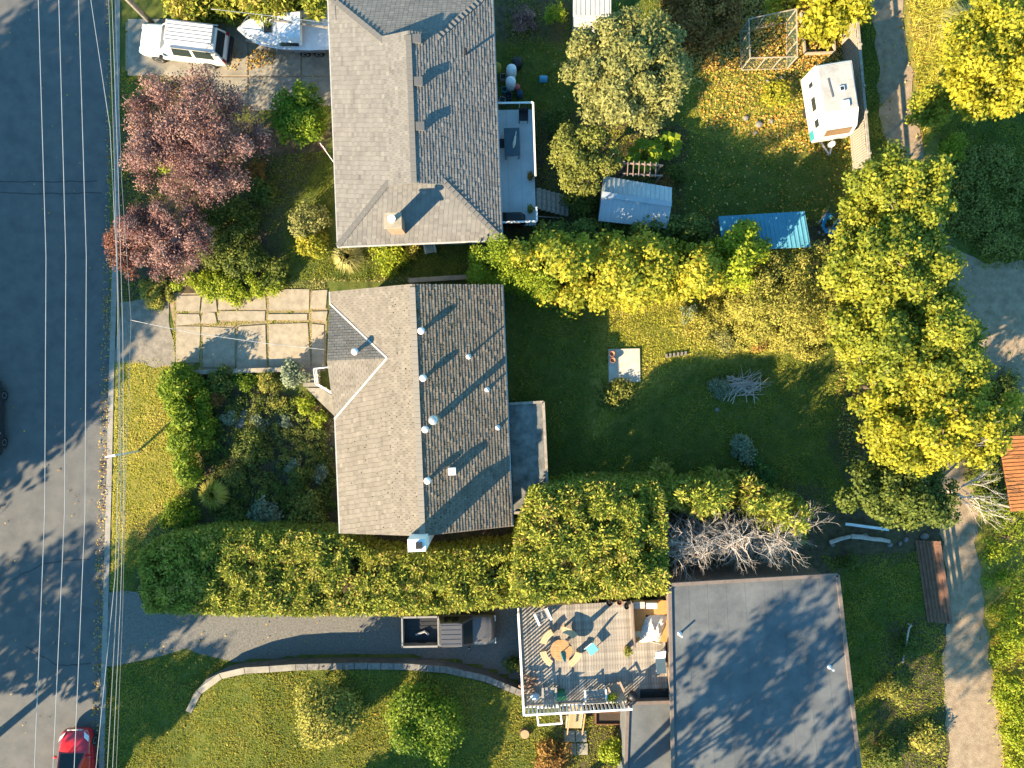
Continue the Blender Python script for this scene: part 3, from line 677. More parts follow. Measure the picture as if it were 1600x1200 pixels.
def mass(name, label, poly_px, h, m, n, L=.2, W=.1, mode='broad', cat='hedge', blob=.55, bdens=2.2, edge=.8, zpoly=None, seed=1, hvar=.18, stems=8, bark=None, group=None, clip=None):
    """hedge or thicket grown inside a plan outline"""
    g = np.random.default_rng(seed); zp = zpoly if zpoly is not None else h*.75
    poly = gpoly(poly_px, zp); cx = sum(p[0] for p in poly)/len(poly); cy = sum(p[1] for p in poly)/len(poly)
    t = thing(name, label, cat, (cx, cy, max(gz(cx, cy), 0)), 0, group)
    x, y = sample_poly(poly, bdens*1.7, g); d = edist(x, y, poly)
    hh = h*(1-hvar+2*hvar*g.random(len(x)))*np.clip(.55+.45*d/edge, .4, 1); r = blob*.85*(.6+.8*g.random(len(x)))
    B = [(a-cx, b-cy, max(c-rr*.6, .2), rr) for a, b, c, rr in zip(x, y, hh, r)]
    k = d < edge*1.1
    for a, b, c, rr in zip(x[k], y[k], hh[k], r[k]):
        for f in (.3, .62): B.append((a-cx+g.normal()*.1, b-cy+g.normal()*.1, c*f, rr))
    if clip is not None:           # dense sheared sides
        for i in range(len(poly)):
            a, b = Vector(poly[i]), Vector(poly[(i+1) % len(poly)]); c0 = Vector((cx, cy))
            for k in range(int((b-a).length/.3)):
                q = a.lerp(b, (k+.5)*.3/(b-a).length); q = q+Vector(((cx-q.x)*.0, (cy-q.y)*.06)).normalized()*.22 if abs(b.x-a.x) > abs(b.y-a.y) else q+Vector((math.copysign(.22, cx-q.x), 0))
                for f in (.93, .72, .5, .27): B.append((q.x-cx, q.y-cy, h*f-.1, .34))
    V, vals = blob_leaves(B, int(n*(1.7 if clip is None else 2.0)), L, W, mode, .6, seed)
    if clip is not None:           # sheared faces: nothing grows past the clipped outline
        c4 = V.reshape(-1, 4, 3).mean(1); k = pip(c4[:, 0]+cx, c4[:, 1]+cy, poly) | (edist(c4[:, 0]+cx, c4[:, 1]+cy, poly) < clip)
        V = V.reshape(-1, 4, 3)[k].reshape(-1, 3); vals = vals[k]
    npmesh('foliage', V, 4, FM[m], t, vals)
    rr = random.Random(seed); mb = MB()
    for i in range(min(stems, len(x))):
        a, b, c = x[i]-cx, y[i]-cy, hh[i]
        mb.tube([(a, b, -.05), (a+rr.uniform(-.1, .1), b+rr.uniform(-.1, .1), c*.5), (a, b, c*.85)], [.09, .06, .02], 6)
        for j in range(3):
            an = rr.uniform(0, 6.28); mb.tube([(a, b, c*.35), (a+math.cos(an)*.4, b+math.sin(an)*.4, c*.75)], [.03, .01], 4)
    mb.build('stems', bark or M_BARK, t)['kind'] = 'stuff'
    return t

def branchy(mb, p, d, L, r, depth, g, spread=.55, grav=0.0):
    """bare forking branches"""
    p = Vector(p); d = Vector(d).normalized()
    q = p+d*L*.5+Vector((g.gauss(0, .05), g.gauss(0, .05), g.gauss(0, .03)))*L; e = q+(d+Vector((g.gauss(0, .2), g.gauss(0, .2), g.gauss(0, .1)+grav))).normalized()*L*.5
    mb.tube([p, q, e], [r, r*.75, r*.5], 4, cap=False)
    if depth > 0:
        for k in range(g.choice((2, 3, 3))):
            s = p.lerp(e, g.uniform(.35, 1.0)) if k else e
            nd = d+Vector((g.gauss(0, spread), g.gauss(0, spread), g.gauss(0, spread*.6)))
            branchy(mb, s, nd, L*g.uniform(.55, .8), r*.55, depth-1, g, spread, grav)

# ---------------------------------------------------------------- trees and hedges
tree('plum_tree', 'large purple leaved plum tree beside the white off-roader', 302, 212, (3.5, 3.3, 1.9), 5.2, 3.5, 'plum', 21000, .15, .085, 80, .68, r0=.17, twigs=160, flat=.3)
tree('plum_tree', 'smaller plum tree with red tips overhanging the kerb', 262, 372, (2.3, 2.0, 1.4), 4.0, 2.8, 'plum', 9500, .15, .085, 46, .55, r0=.13, twigs=70, flat=.3)
tree('plum_tree', 'low red leaved plum sapling leaning over the road edge', 196, 385, (.9, 1.5, .9), 3.2, 2.2, 'plumred', 2600, .15, .085, 18, .45, r0=.07, twigs=30, flat=.3)
tree('maple_tree', 'yellow green maple next to the end of the board fence', 1400, 312, (2.4, 2.2, 1.8), 6.2, 4.6, 'maple', 10500, .24, .18, 50, .65, r0=.18, twigs=20)
tree('maple_tree', 'broad yellow green maple beside the blue roofed lean-to', 1395, 418, (3.0, 2.3, 2.0), 6.6, 4.9, 'maple', 13000, .24, .18, 60, .7, r0=.2, twigs=40)
tree('maple_tree', 'tall yellow green maple leaning over the dirt lane', 1432, 545, (3.4, 2.6, 2.2), 7.2, 5.2, 'maple', 16000, .24, .18, 70, .72, r0=.22, twigs=50)
tree('maple_tree', 'bright yellow maple spreading towards the orange slatted roof', 1465, 655, (3.5, 2.3, 2.1), 7.0, 5.2, 'mapley', 15500, .24, .18, 66, .7, r0=.2, twigs=70)
tree('maple_tree', 'yellow green maple at the edge of the dry thicket', 1352, 512, (1.9, 1.7, 1.4), 5.2, 3.8, 'maple', 8000, .22, .16, 40, .55, r0=.13, twigs=25)
tree('maple_tree', 'low spreading maple between the tall maple and the bright yellow one', 1400, 605, (2.4, 1.7, 1.4), 5.0, 3.8, 'maple', 9000, .22, .16, 44, .58, r0=.14, twigs=25)
tree('tree', 'dark green tree in shade above the log pile', 1412, 772, (2.8, 1.7, 1.5), 4.6, 3.2, 'green', 10500, .22, .15, 50, .62, r0=.16, twigs=20)
tree('maple_tree', 'golden maple beyond the lane next to the dark grass', 1560, 85, (2.6, 2.8, 1.9), 6.0, 4.2, 'mapley', 13000, .25, .18, 58, .7, r0=.2)
tree('sapling', 'small yellow green maple sapling at the edge of the lane', 1450, 172, (1.1, 1.2, .8), 3.0, 1.9, 'maple', 2600, .2, .14, 20, .42, r0=.06)
tree('tree', 'large silvery green tree in the back garden by the metal shed', 982, 112, (2.95, 2.75, 2.0), 6.0, 3.8, 'olive', 21000, .25, .12, 95, .66, r0=.2, flat=.9)
tree('fruit_tree', 'olive green fruit tree beside the blue deck stairs', 918, 245, (1.75, 1.7, 1.3), 4.2, 2.9, 'oliveb', 7200, .19, .11, 40, .48, r0=.1, twigs=35)
tree('rhododendron', 'glossy bright green rhododendron against the eave of the grey house', 470, 180, (1.35, 1.5, 1.0), 3.0, 2.0, 'laurel', 4300, .24, .11, 34, .5, r0=.09, cat='shrub')

mass('cedar_hedge', 'cedar hedge with clipped side between garden and gravel drive', [(216, 868), (245, 842), (330, 828), (455, 832), (470, 850), (470, 961), (340, 961), (226, 957)], 3.0, 'cedar', 34000, .21, .08, 'spray', blob=.42, bdens=3.6, seed=21, stems=14, hvar=.1, edge=.35, clip=.1, zpoly=2.9)
mass('cedar_hedge', 'middle stretch of cedar hedge below the white chimney', [(462, 832), (530, 835), (575, 862), (660, 868), (740, 858), (806, 852), (800, 948), (640, 961), (462, 962)], 3.1, 'cedar', 36000, .21, .08, 'spray', blob=.42, bdens=3.6, seed=22, stems=16, hvar=.1, edge=.35, clip=.1, zpoly=3.0)
mass('cedar_hedge', 'tall cedar hedge next to the wooden deck', [(806, 850), (832, 768), (900, 756), (1030, 756), (1040, 800), (1042, 926), (800, 946)], 4.6, 'cedar', 42000, .23, .085, 'spray', blob=.5, bdens=3.2, seed=23, stems=16, hvar=.09, edge=.4, clip=.15, zpoly=4.4)
mass('cedar_hedge', 'dark top of cedar hedge around the dead branches', [(1030, 752), (1100, 752), (1180, 760), (1262, 785), (1272, 850), (1235, 838), (1150, 800), (1040, 800)], 4.3, 'cedar', 9500, .30, .11, 'spray', blob=.55, bdens=2.6, seed=24, stems=10)
mass('cedar_hedge', 'cedar hedge behind the white off-roader and the boat', [(232, -60), (512, -60), (512, 6), (470, 12), (430, 6), (370, 10), (330, -2), (262, 16)], 3.4, 'cedar', 15000, .3, .11, 'spray', blob=.55, bdens=2.6, seed=25)
mass('vine_hedge', 'tall hedge smothered in yellow vine leaves', [(790, 392), (850, 372), (960, 368), (1060, 380), (1120, 375), (1135, 445), (1000, 462), (900, 470), (860, 462), (800, 430)], 4.7, 'yellow', 19000, .2, .14, blob=.55, bdens=2.4, seed=26, hvar=.22)
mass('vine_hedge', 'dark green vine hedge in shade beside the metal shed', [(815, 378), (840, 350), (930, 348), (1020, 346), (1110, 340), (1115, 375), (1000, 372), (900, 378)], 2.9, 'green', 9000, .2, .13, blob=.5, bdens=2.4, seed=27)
mass('vine_hedge', 'knobbly yellow green hedge end in front of the blue lean-to', [(1128, 370), (1140, 346), (1180, 350), (1200, 385), (1190, 440), (1150, 462), (1125, 440)], 3.6, 'lime', 6500, .18, .13, blob=.5, bdens=2.6, seed=28, hvar=.25)
mass('thicket', 'dry yellow thicket of brambles below the blue lean-to', [(1180, 400), (1230, 380), (1300, 392), (1340, 440), (1320, 520), (1250, 540), (1180, 520), (1140, 480)], 2.2, 'drybush', 17000, .17, .06, cat='thicket', blob=.5, bdens=2.6, seed=29, hvar=.3)
mass('thicket', 'low dry undergrowth at the lawn edge below the thicket', [(1060, 480), (1140, 470), (1240, 520), (1310, 545), (1270, 560), (1180, 545), (1090, 530)], .6, 'drybush', 7000, .14, .06, cat='undergrowth', blob=.3, bdens=4, seed=30)
mass('laurel_hedge', 'bright green laurel hedge along the front verge', [(248, 580), (275, 572), (310, 590), (316, 680), (312, 765), (282, 762), (262, 700)], 1.8, 'laurel', 9500, .2, .09, blob=.42, bdens=4, seed=31)
mass('golden_shrub_bank', 'lime and yellow shrubs spilling over the driveway edge', [(300, 432), (340, 425), (430, 428), (432, 452), (380, 468), (310, 462), (262, 444)], 1.1, 'lime', 6500, .14, .07, cat='shrub', blob=.35, bdens=5, seed=32)
mass('shrub_bank', 'dark evergreen shrubs behind the smaller plum tree', [(290, 310), (385, 318), (400, 395), (440, 415), (430, 440), (360, 430), (300, 400)], 1.5, 'green', 8500, .16, .08, cat='shrub', blob=.42, bdens=4, seed=33)
mass('autumn_hedge', 'rust and orange autumn bushes behind the wire pen', [(1035, -60), (1150, -60), (1160, 40), (1110, 70), (1060, 50)], 1.7, 'rust', 7000, .16, .1, cat='shrub', blob=.42, bdens=3.2, seed=34)
mass('maple_branches', 'yellow maple boughs over the top of the board fence', [(1250, -90), (1385, -90), (1372, -8), (1335, 18), (1290, 8)], 3.4, 'mapley', 6000, .24, .18, cat='tree', blob=.6, bdens=2.2, seed=35, zpoly=3.2)
mass('verge_thicket', 'sunny yellow green bank of shrubs along the lane', [(1545, 800), (1590, 770), (1750, 780), (1750, 1300), (1590, 1300), (1562, 1000)], 1.0, 'lime', 15000, .16, .07, cat='thicket', blob=.45, bdens=2.4, seed=36)
mass('verge_thicket', 'shaded green scrub beyond the lane bend', [(1470, 270), (1540, 230), (1750, 250), (1750, 400), (1560, 395), (1490, 350)], .55, 'oliveb', 11000, .18, .09, cat='thicket', blob=.5, bdens=2, seed=37)
mass('verge_thicket', 'green shrubs around the orange slatted roof', [(1548, 600), (1600, 590), (1600, 670), (1558, 690), (1568, 800), (1540, 800), (1530, 720)], 1.2, 'green', 5000, .18, .09, cat='thicket', blob=.45, bdens=3, seed=38)

def cedar_lobes():
    q = P(768, 408, 2.5); t = thing('cedar_clump', 'clump of rounded green cedars between the two shingled roofs', 'cedar', (q.x, q.y, 0))
    bl = []; mb = MB()
    for i, (px, py, h, r) in enumerate([(746, 394, 3.6, .42), (744, 425, 3.3, .45), (776, 380, 4.2, .5), (774, 402, 3.9, .4), (798, 398, 4.0, .42), (795, 424, 3.7, .5), (760, 432, 3.0, .38), (820, 430, 3.8, .55), (850, 442, 3.9, .62), (776, 440, 3.0, .4)]):
        p = P(px, py, h)-Vector((q.x, q.y, 0)); mb.tube([(p.x, p.y, -.05), (p.x, p.y, h*.8)], [.07, .02], 6)
        for f in (1, .8, .58, .36, .15): bl.append((p.x, p.y, h*f-r*.5, r*(1+.25*(1-f))))
    V, vals = blob_leaves(bl, 17000, .13, .07, 'spray', .5, 4); npmesh('foliage', V, 4, FM['lime'], t, vals*.7); mb.build('stems', M_BARK, t)['kind'] = 'stuff'
cedar_lobes()

# dead cedars: bare bleached branches
for i, (px, py, h, lab) in enumerate([(1085, 858, 4.6, 'bare dead cedar by the corner of the flat roof'), (1160, 856, 4.8, 'dead bleached cedar in the middle of the hedge gap'), (1228, 846, 4.7, 'dead cedar with fanned grey branches at the hedge end')]):
    q = P(px, py, h*.85); t = thing('dead_cedar', lab, 'dead tree', (q.x, q.y, 0)); g = random.Random(50+i); mb = MB()
    mb.tube([(0, 0, -.05), (.05, .05, h*.6), (0, 0, h*.95)], [.11, .07, .02], 6); mb.build('trunk', M_DEADWOOD, t); mb = MB()
    for k in range(20):
        ox, oy = g.gauss(0, .55), g.gauss(0, .38); hh = h*g.uniform(.6, 1.0); lx, ly = ox+g.gauss(0, .25), oy+g.gauss(0, .25)
        mb.tube([(ox*.3, oy*.3, .1), (ox, oy, hh*.5), (lx, ly, hh)], [.05, .035, .012], 5, cap=False)
        for j in range(6):
            z = g.uniform(.35, 1.0)*hh; an = g.uniform(0, 6.28); f = z/hh
            branchy(mb, (ox+(lx-ox)*max(0, 2*f-1), oy+(ly-oy)*max(0, 2*f-1), z), (math.cos(an), math.sin(an), g.uniform(0, .7)), g.uniform(.35, .8), .018, 3, g, .5)
    mb.build('branches', M_DEADWOOD, t)
for i, (px, py, d, lab) in enumerate([(1500, 772, (1, -.15, .1), 'bleached dead branch fanning out over the lane'), (1490, 690, (1, .3, .1), 'dead grey boughs beside the orange slatted roof')]):
    q = P(px, py, 2.6); t = thing('dead_bough', lab, 'dead branch', (q.x, q.y, 2.6)); g = random.Random(80+i); mb = MB()
    for k in range(9): branchy(mb, (g.uniform(-.2, .2), g.uniform(-.5, .5), 0), Vector(d)+Vector((g.gauss(0, .25), g.gauss(0, .35), 0)), g.uniform(.8, 1.2), .028, 3, g, .3)
    mb.tube([(0, 0, -2.65), (0, 0, -.8), (0, 0, 0)], [.09, .06, .03], 6); mb.build('branches', M_DEADWOOD, t)

# street trees beyond the picture edges, whose shadows fall across the road, the verge and the flat roof
def street_tree(lab, px, py, zc, R, rz_, n, L, m='shade', nb=60, rb=1.0, r0=.28):
    b = P(px, py); t = thing('street_tree', lab, 'tree', (b.x, b.y, -.1)); g = random.Random(int(px)); bl = crown_blobs((0, 0, zc), (R, R, rz_), nb, rb, int(px)+5, -.9)
    V, vals = blob_leaves(bl, n, L, L*.65, 'broad', .3, 3); npmesh('crown', V, 4, FM[m], t, vals)
    mb = MB(); limbs(mb, (0, 0, 0), g.sample(bl, 14), r0, g, .45); mb.build('trunk', M_BARK, t)
street_tree('dense broad tree across the street from the plum trees', -310, 848, 7, 5.5, 5.4, 17000, .55, nb=110, rb=1.5)
street_tree('dense broad tree across the street from the white off-roader', -350, 562, 7.4, 5.8, 5.6, 18000, .55, nb=120, rb=1.5)
street_tree('tall slender street tree opposite the cedar hedge', -107, 1239, 9, 3.1, 6.8, 9000, .4, nb=80, rb=.9)
street_tree('open crowned street tree opposite the gravel drive', -330, 1300, 7.5, 3.6, 3.8, 3000, .4, nb=50, rb=.8)
street_tree('young street tree opposite the terrace lawn', -92, 1382, 7, 2.3, 2.4, 3200, .36, nb=44, rb=.7, r0=.16)
street_tree('garden tree below the terrace lawn', 480, 1345, 5, 2.5, 2.4, 4200, .36, nb=50, rb=.7, r0=.16)
street_tree('open crowned garden tree south of the wooden deck', 800, 1300, 11.6, 3.3, 3.4, 2500, .36, nb=70, rb=.6)
street_tree('open crowned garden tree south of the flat roof house', 928, 1446, 11.6, 4.2, 4.2, 3500, .36, nb=90, rb=.65)

# ---------------------------------------------------------------- lawns, weeds and fallen leaves (nobody could count these)
def blades(name, label, polys, dens, m, h=.09, w=.035, excl=(), seed=1, z_add=0.0, vlo=0, vhi=1, cat='grass'):
    g = np.random.default_rng(seed); X = []; Y = []
    for p in polys: x, y = sample_poly(p, dens, g); X.append(x); Y.append(y)
    x = np.concatenate(X); y = np.concatenate(Y)
    for e in excl: k = ~pip(x, y, e); x, y = x[k], y[k]
    z = np.maximum(np.array([gz(a, b) for a, b in zip(x, y)]), 0)+z_add-.01
    p = np.stack([x, y, z], 1); N = len(p); a = g.uniform(0, 6.28, N); s = np.stack([np.cos(a), np.sin(a), np.zeros(N)], 1)
    cl = .5+.5*np.sin(x*1.7+np.sin(y*2.3))*np.sin(y*1.3+1.3*np.sin(x*.9))
    hh = h*(.5+g.random(N))*(.6+.8*cl); ww = w*(.6+.8*g.random(N))
    lean = g.normal(size=(N, 3))*1.1; lean[:, 2] = .8
    V = np.stack([p-s*ww[:, None], p+s*ww[:, None], p+unit(lean)*hh[:, None]], 1).reshape(-1, 3)
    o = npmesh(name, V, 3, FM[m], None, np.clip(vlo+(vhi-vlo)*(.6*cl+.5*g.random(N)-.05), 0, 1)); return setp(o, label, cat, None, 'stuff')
EX = [gpoly(p) for p in ([(510, -20), (790, -20), (790, 385), (522, 385)], [(508, 440), (800, 440), (810, 845), (525, 845)], [(262, 458), (512, 455), (508, 580), (285, 580)], [(1040, 900), (1310, 895), (1350, 1230), (1040, 1230)], [(170, 925), (230, 925), (630, 955), (812, 945), (812, 1066), (760, 1042), (560, 1022), (385, 1030), (290, 1014), (166, 1042)], [(950, 545), (1000, 545), (1000, 597), (950, 597)], [(1362, -100), (1410, -100), (1450, 300), (1530, 420), (1530, 850), (1570, 1250), (1480, 1250), (1472, 850), (1420, 420)])]
blades('front_lawn_grass', 'dry yellowish grass of the roadside verge', [gpoly([(182, 565), (250, 560), (285, 590), (300, 780), (240, 860), (172, 930)])], 420, 'grassdry_lit', .08, .03, EX, 1)
blades('front_lawn_grass', 'sunny grass on the terrace above the curved wall', [gpoly([(165, 1045), (290, 1020), (345, 1035), (480, 1036), (700, 1040), (815, 1078), (880, 1110), (985, 1112), (985, 1230), (160, 1230)])], 330, 'grass', .09, .035, EX+[gpoly([(352, 1037), (400, 1025), (815, 1020), (815, 1078), (700, 1040), (560, 1034), (400, 1041), (330, 1064), (300, 1112)])], 2, vlo=.35, vhi=1.05)
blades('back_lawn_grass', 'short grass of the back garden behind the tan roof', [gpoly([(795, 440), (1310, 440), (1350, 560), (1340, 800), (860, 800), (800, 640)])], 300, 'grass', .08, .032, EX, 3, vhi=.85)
SUNNY = gpoly([(952, 440), (1310, 440), (1300, 515), (1225, 548), (1060, 572), (1010, 610), (925, 690), (948, 600)])  # outline of the sunlit lawn, its light put into brighter blades
blades('back_lawn_grass', 'grass with painted sunlight in the back garden below the thicket', [SUNNY], 420, 'grassdry_lit', .09, .035, EX, 13)
blades('back_lawn_grass', 'grass tinted sunlit yellow between the wire pen and the caravan', [gpoly([(1080, 110), (1250, 100), (1300, 235), (1180, 240), (1060, 200)])], 300, 'grassdry_lit', .09, .035, EX, 14)  # yellower blades paint sunlight onto this patch
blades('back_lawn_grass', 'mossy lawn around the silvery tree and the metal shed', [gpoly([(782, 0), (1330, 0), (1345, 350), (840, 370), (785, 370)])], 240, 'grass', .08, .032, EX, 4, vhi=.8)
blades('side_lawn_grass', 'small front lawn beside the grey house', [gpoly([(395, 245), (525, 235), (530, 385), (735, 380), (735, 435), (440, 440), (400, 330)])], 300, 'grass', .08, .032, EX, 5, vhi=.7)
blades('side_lawn_grass', 'rough grass between the flat roof and the lane', [gpoly([(1280, 870), (1440, 860), (1475, 980), (1480, 1230), (1345, 1230), (1310, 900)])], 240, 'grass', .12, .035, EX, 6)
blades('lane_side_grass', 'tall dry grass growing along the lane', [gpoly([(1412, -60), (1490, -60), (1490, 120), (1470, 200), (1440, 235)]), gpoly([(1540, 960), (1600, 900), (1640, 1230), (1572, 1230)])], 420, 'grassdry_lit', .26, .03, EX, 7)
blades('lane_side_grass', 'shaded grass beside the golden maple', [gpoly([(1470, 180), (1640, 130), (1640, 420), (1530, 420), (1460, 300)])], 200, 'grass', .14, .035, EX, 8)
blades('verge_weeds', 'weeds on the verge under the plum trees', [gpoly([(188, 110), (260, 110), (260, 320), (190, 330)]), gpoly([(188, 440), (262, 440), (262, 480), (190, 490)]), gpoly([(190, 840), (230, 840), (220, 930), (175, 930)])], 160, 'grass', .1, .035, EX, 9)
blades('lane_side_grass', 'weeds in the strip between board fence and lane', [gpoly([(1330, 10), (1364, 10), (1376, 130), (1390, 260), (1345, 270)])], 260, 'grass', .12, .035, (), 15)
# moss and weeds in the driveway joints
jl = []
def strip(pts, w):
    for (a, b), (c, d) in zip(pts[:-1], pts[1:]): jl.append(gpoly([(a, b-w), (c, d-w), (c, d+w), (a, b+w)]) if abs(c-a) > abs(d-b) else gpoly([(a-w, b), (a+w, b), (c+w, d), (c-w, d)]))
strip([(277, 487), (316, 486), (345, 487), (420, 488), (484, 486), (510, 486)], 2.4); strip([(277, 509), (340, 508), (380, 505), (420, 503), (484, 504), (508, 504)], 3.2)
for x, w in ((275, 5), (314, 2.8), (340, 2), (369, 2), (418, 3.4), (485, 2.6)): strip([(x, 455 if x != 340 else 462), (x, 578 if x not in (340, ) else 508)], w)
blades('joint_weeds', 'moss and weeds in the joints of the driveway slabs', jl, 650, 'grassdry_lit', .06, .025, (), 10)
blades('joint_weeds', 'mossy bank between the driveway and the hedge bank', [gpoly([(415, 440), (512, 436), (640, 432), (640, 446), (512, 456), (425, 458)])], 300, 'straw', .1, .035, EX[1:], 12, vhi=.8)

def litter(name, label, polys, dens, seed=1, s=.085, m='litter', zmax=None):
    g = np.random.default_rng(seed); X = []; Y = []
    for p, k in zip(polys, dens): x, y = sample_poly(p, k, g); X.append(x); Y.append(y)
    x = np.concatenate(X); y = np.concatenate(Y); N = len(x)
    k = np.array([800+a*F/H < kerb_x(600-b*F/H) for a, b in zip(x, y)])
    z = np.where(k, -.12, np.maximum(np.array([gz(a, b) for a, b in zip(x, y)]), 0))+.04+.05*g.random(N)
    p = np.stack([x, y, z], 1); n = unit(np.stack([g.normal(size=N)*.35, g.normal(size=N)*.35, np.ones(N)], 1)); t = np.cross(n, g.normal(size=(N, 3)))
    V = leaf_quads(p, t, n, s*(.6+.9*g.random(N)), s*.75*(.6+.9*g.random(N)))
    o = npmesh(name, V, 4, FM[m], None, g.random(N)); return setp(o, label, 'leaves', None, 'stuff')
litter('fallen_leaves', 'fallen orange leaves on the garden by the caravan', [gpoly(p) for p in ([(1050, 0), (1330, 0), (1335, 110), (1080, 110)], [(1070, 90), (1335, 90), (1340, 240), (1100, 200)], [(1050, 200), (1340, 220), (1340, 330), (1060, 340)], [(1180, 180), (1290, 180), (1290, 240), (1180, 240)], [(1300, 440), (1350, 440), (1360, 780), (1310, 700)])], [150, 45, 7, 60, 35], 1, .12)
litter('fallen_leaves', 'scattered leaves on the lawns', [gpoly(p) for p in ([(800, 0), (900, 0), (900, 170), (800, 170)], [(800, 450), (950, 450), (950, 640), (800, 640)], [(1000, 450), (1300, 450), (1300, 780), (880, 740)], [(190, 1000), (340, 1010), (330, 1060), (190, 1120)], [(230, 930), (620, 930), (620, 1010), (300, 1010)], [(200, 1040), (980, 1080), (980, 1200), (180, 1200)])], [1.2, 1.0, .35, 6, 1.2, .5], 2, .10)
litter('fallen_leaves', 'brown leaf litter in the gutter and on the road', [gpoly([(x1-13, y1), (x1+2, y1), (x2+2, y2), (x2-13, y2)]) for (x1, y1), (x2, y2) in zip(KERB[1:-2], KERB[2:-1])]+[gpoly([(0, 0), (165, 0), (160, 1200), (0, 1200)]), gpoly([(188, 130), (262, 130), (262, 330), (188, 330)])], [45]*len(KERB[1:-2])+[.25, 10], 3, .10)
litter('fallen_leaves', 'leaf drift on the lane and the slabs by the boat', [gpoly([(1365, 20), (1425, 20), (1450, 240), (1390, 240)]), gpoly([(1410, 0), (1450, 0), (1450, 200), (1430, 240)]), gpoly([(1530, 850), (1575, 850), (1600, 1200), (1560, 1200)]), gpoly([(395, 78), (432, 80), (428, 100), (388, 110)]), gpoly([(360, 80), (395, 85), (395, 110), (355, 112)]), gpoly([(330, 100), (500, 100), (500, 150), (330, 150)])], [5, 14, 10, 160, 40, 3], 4, .11)

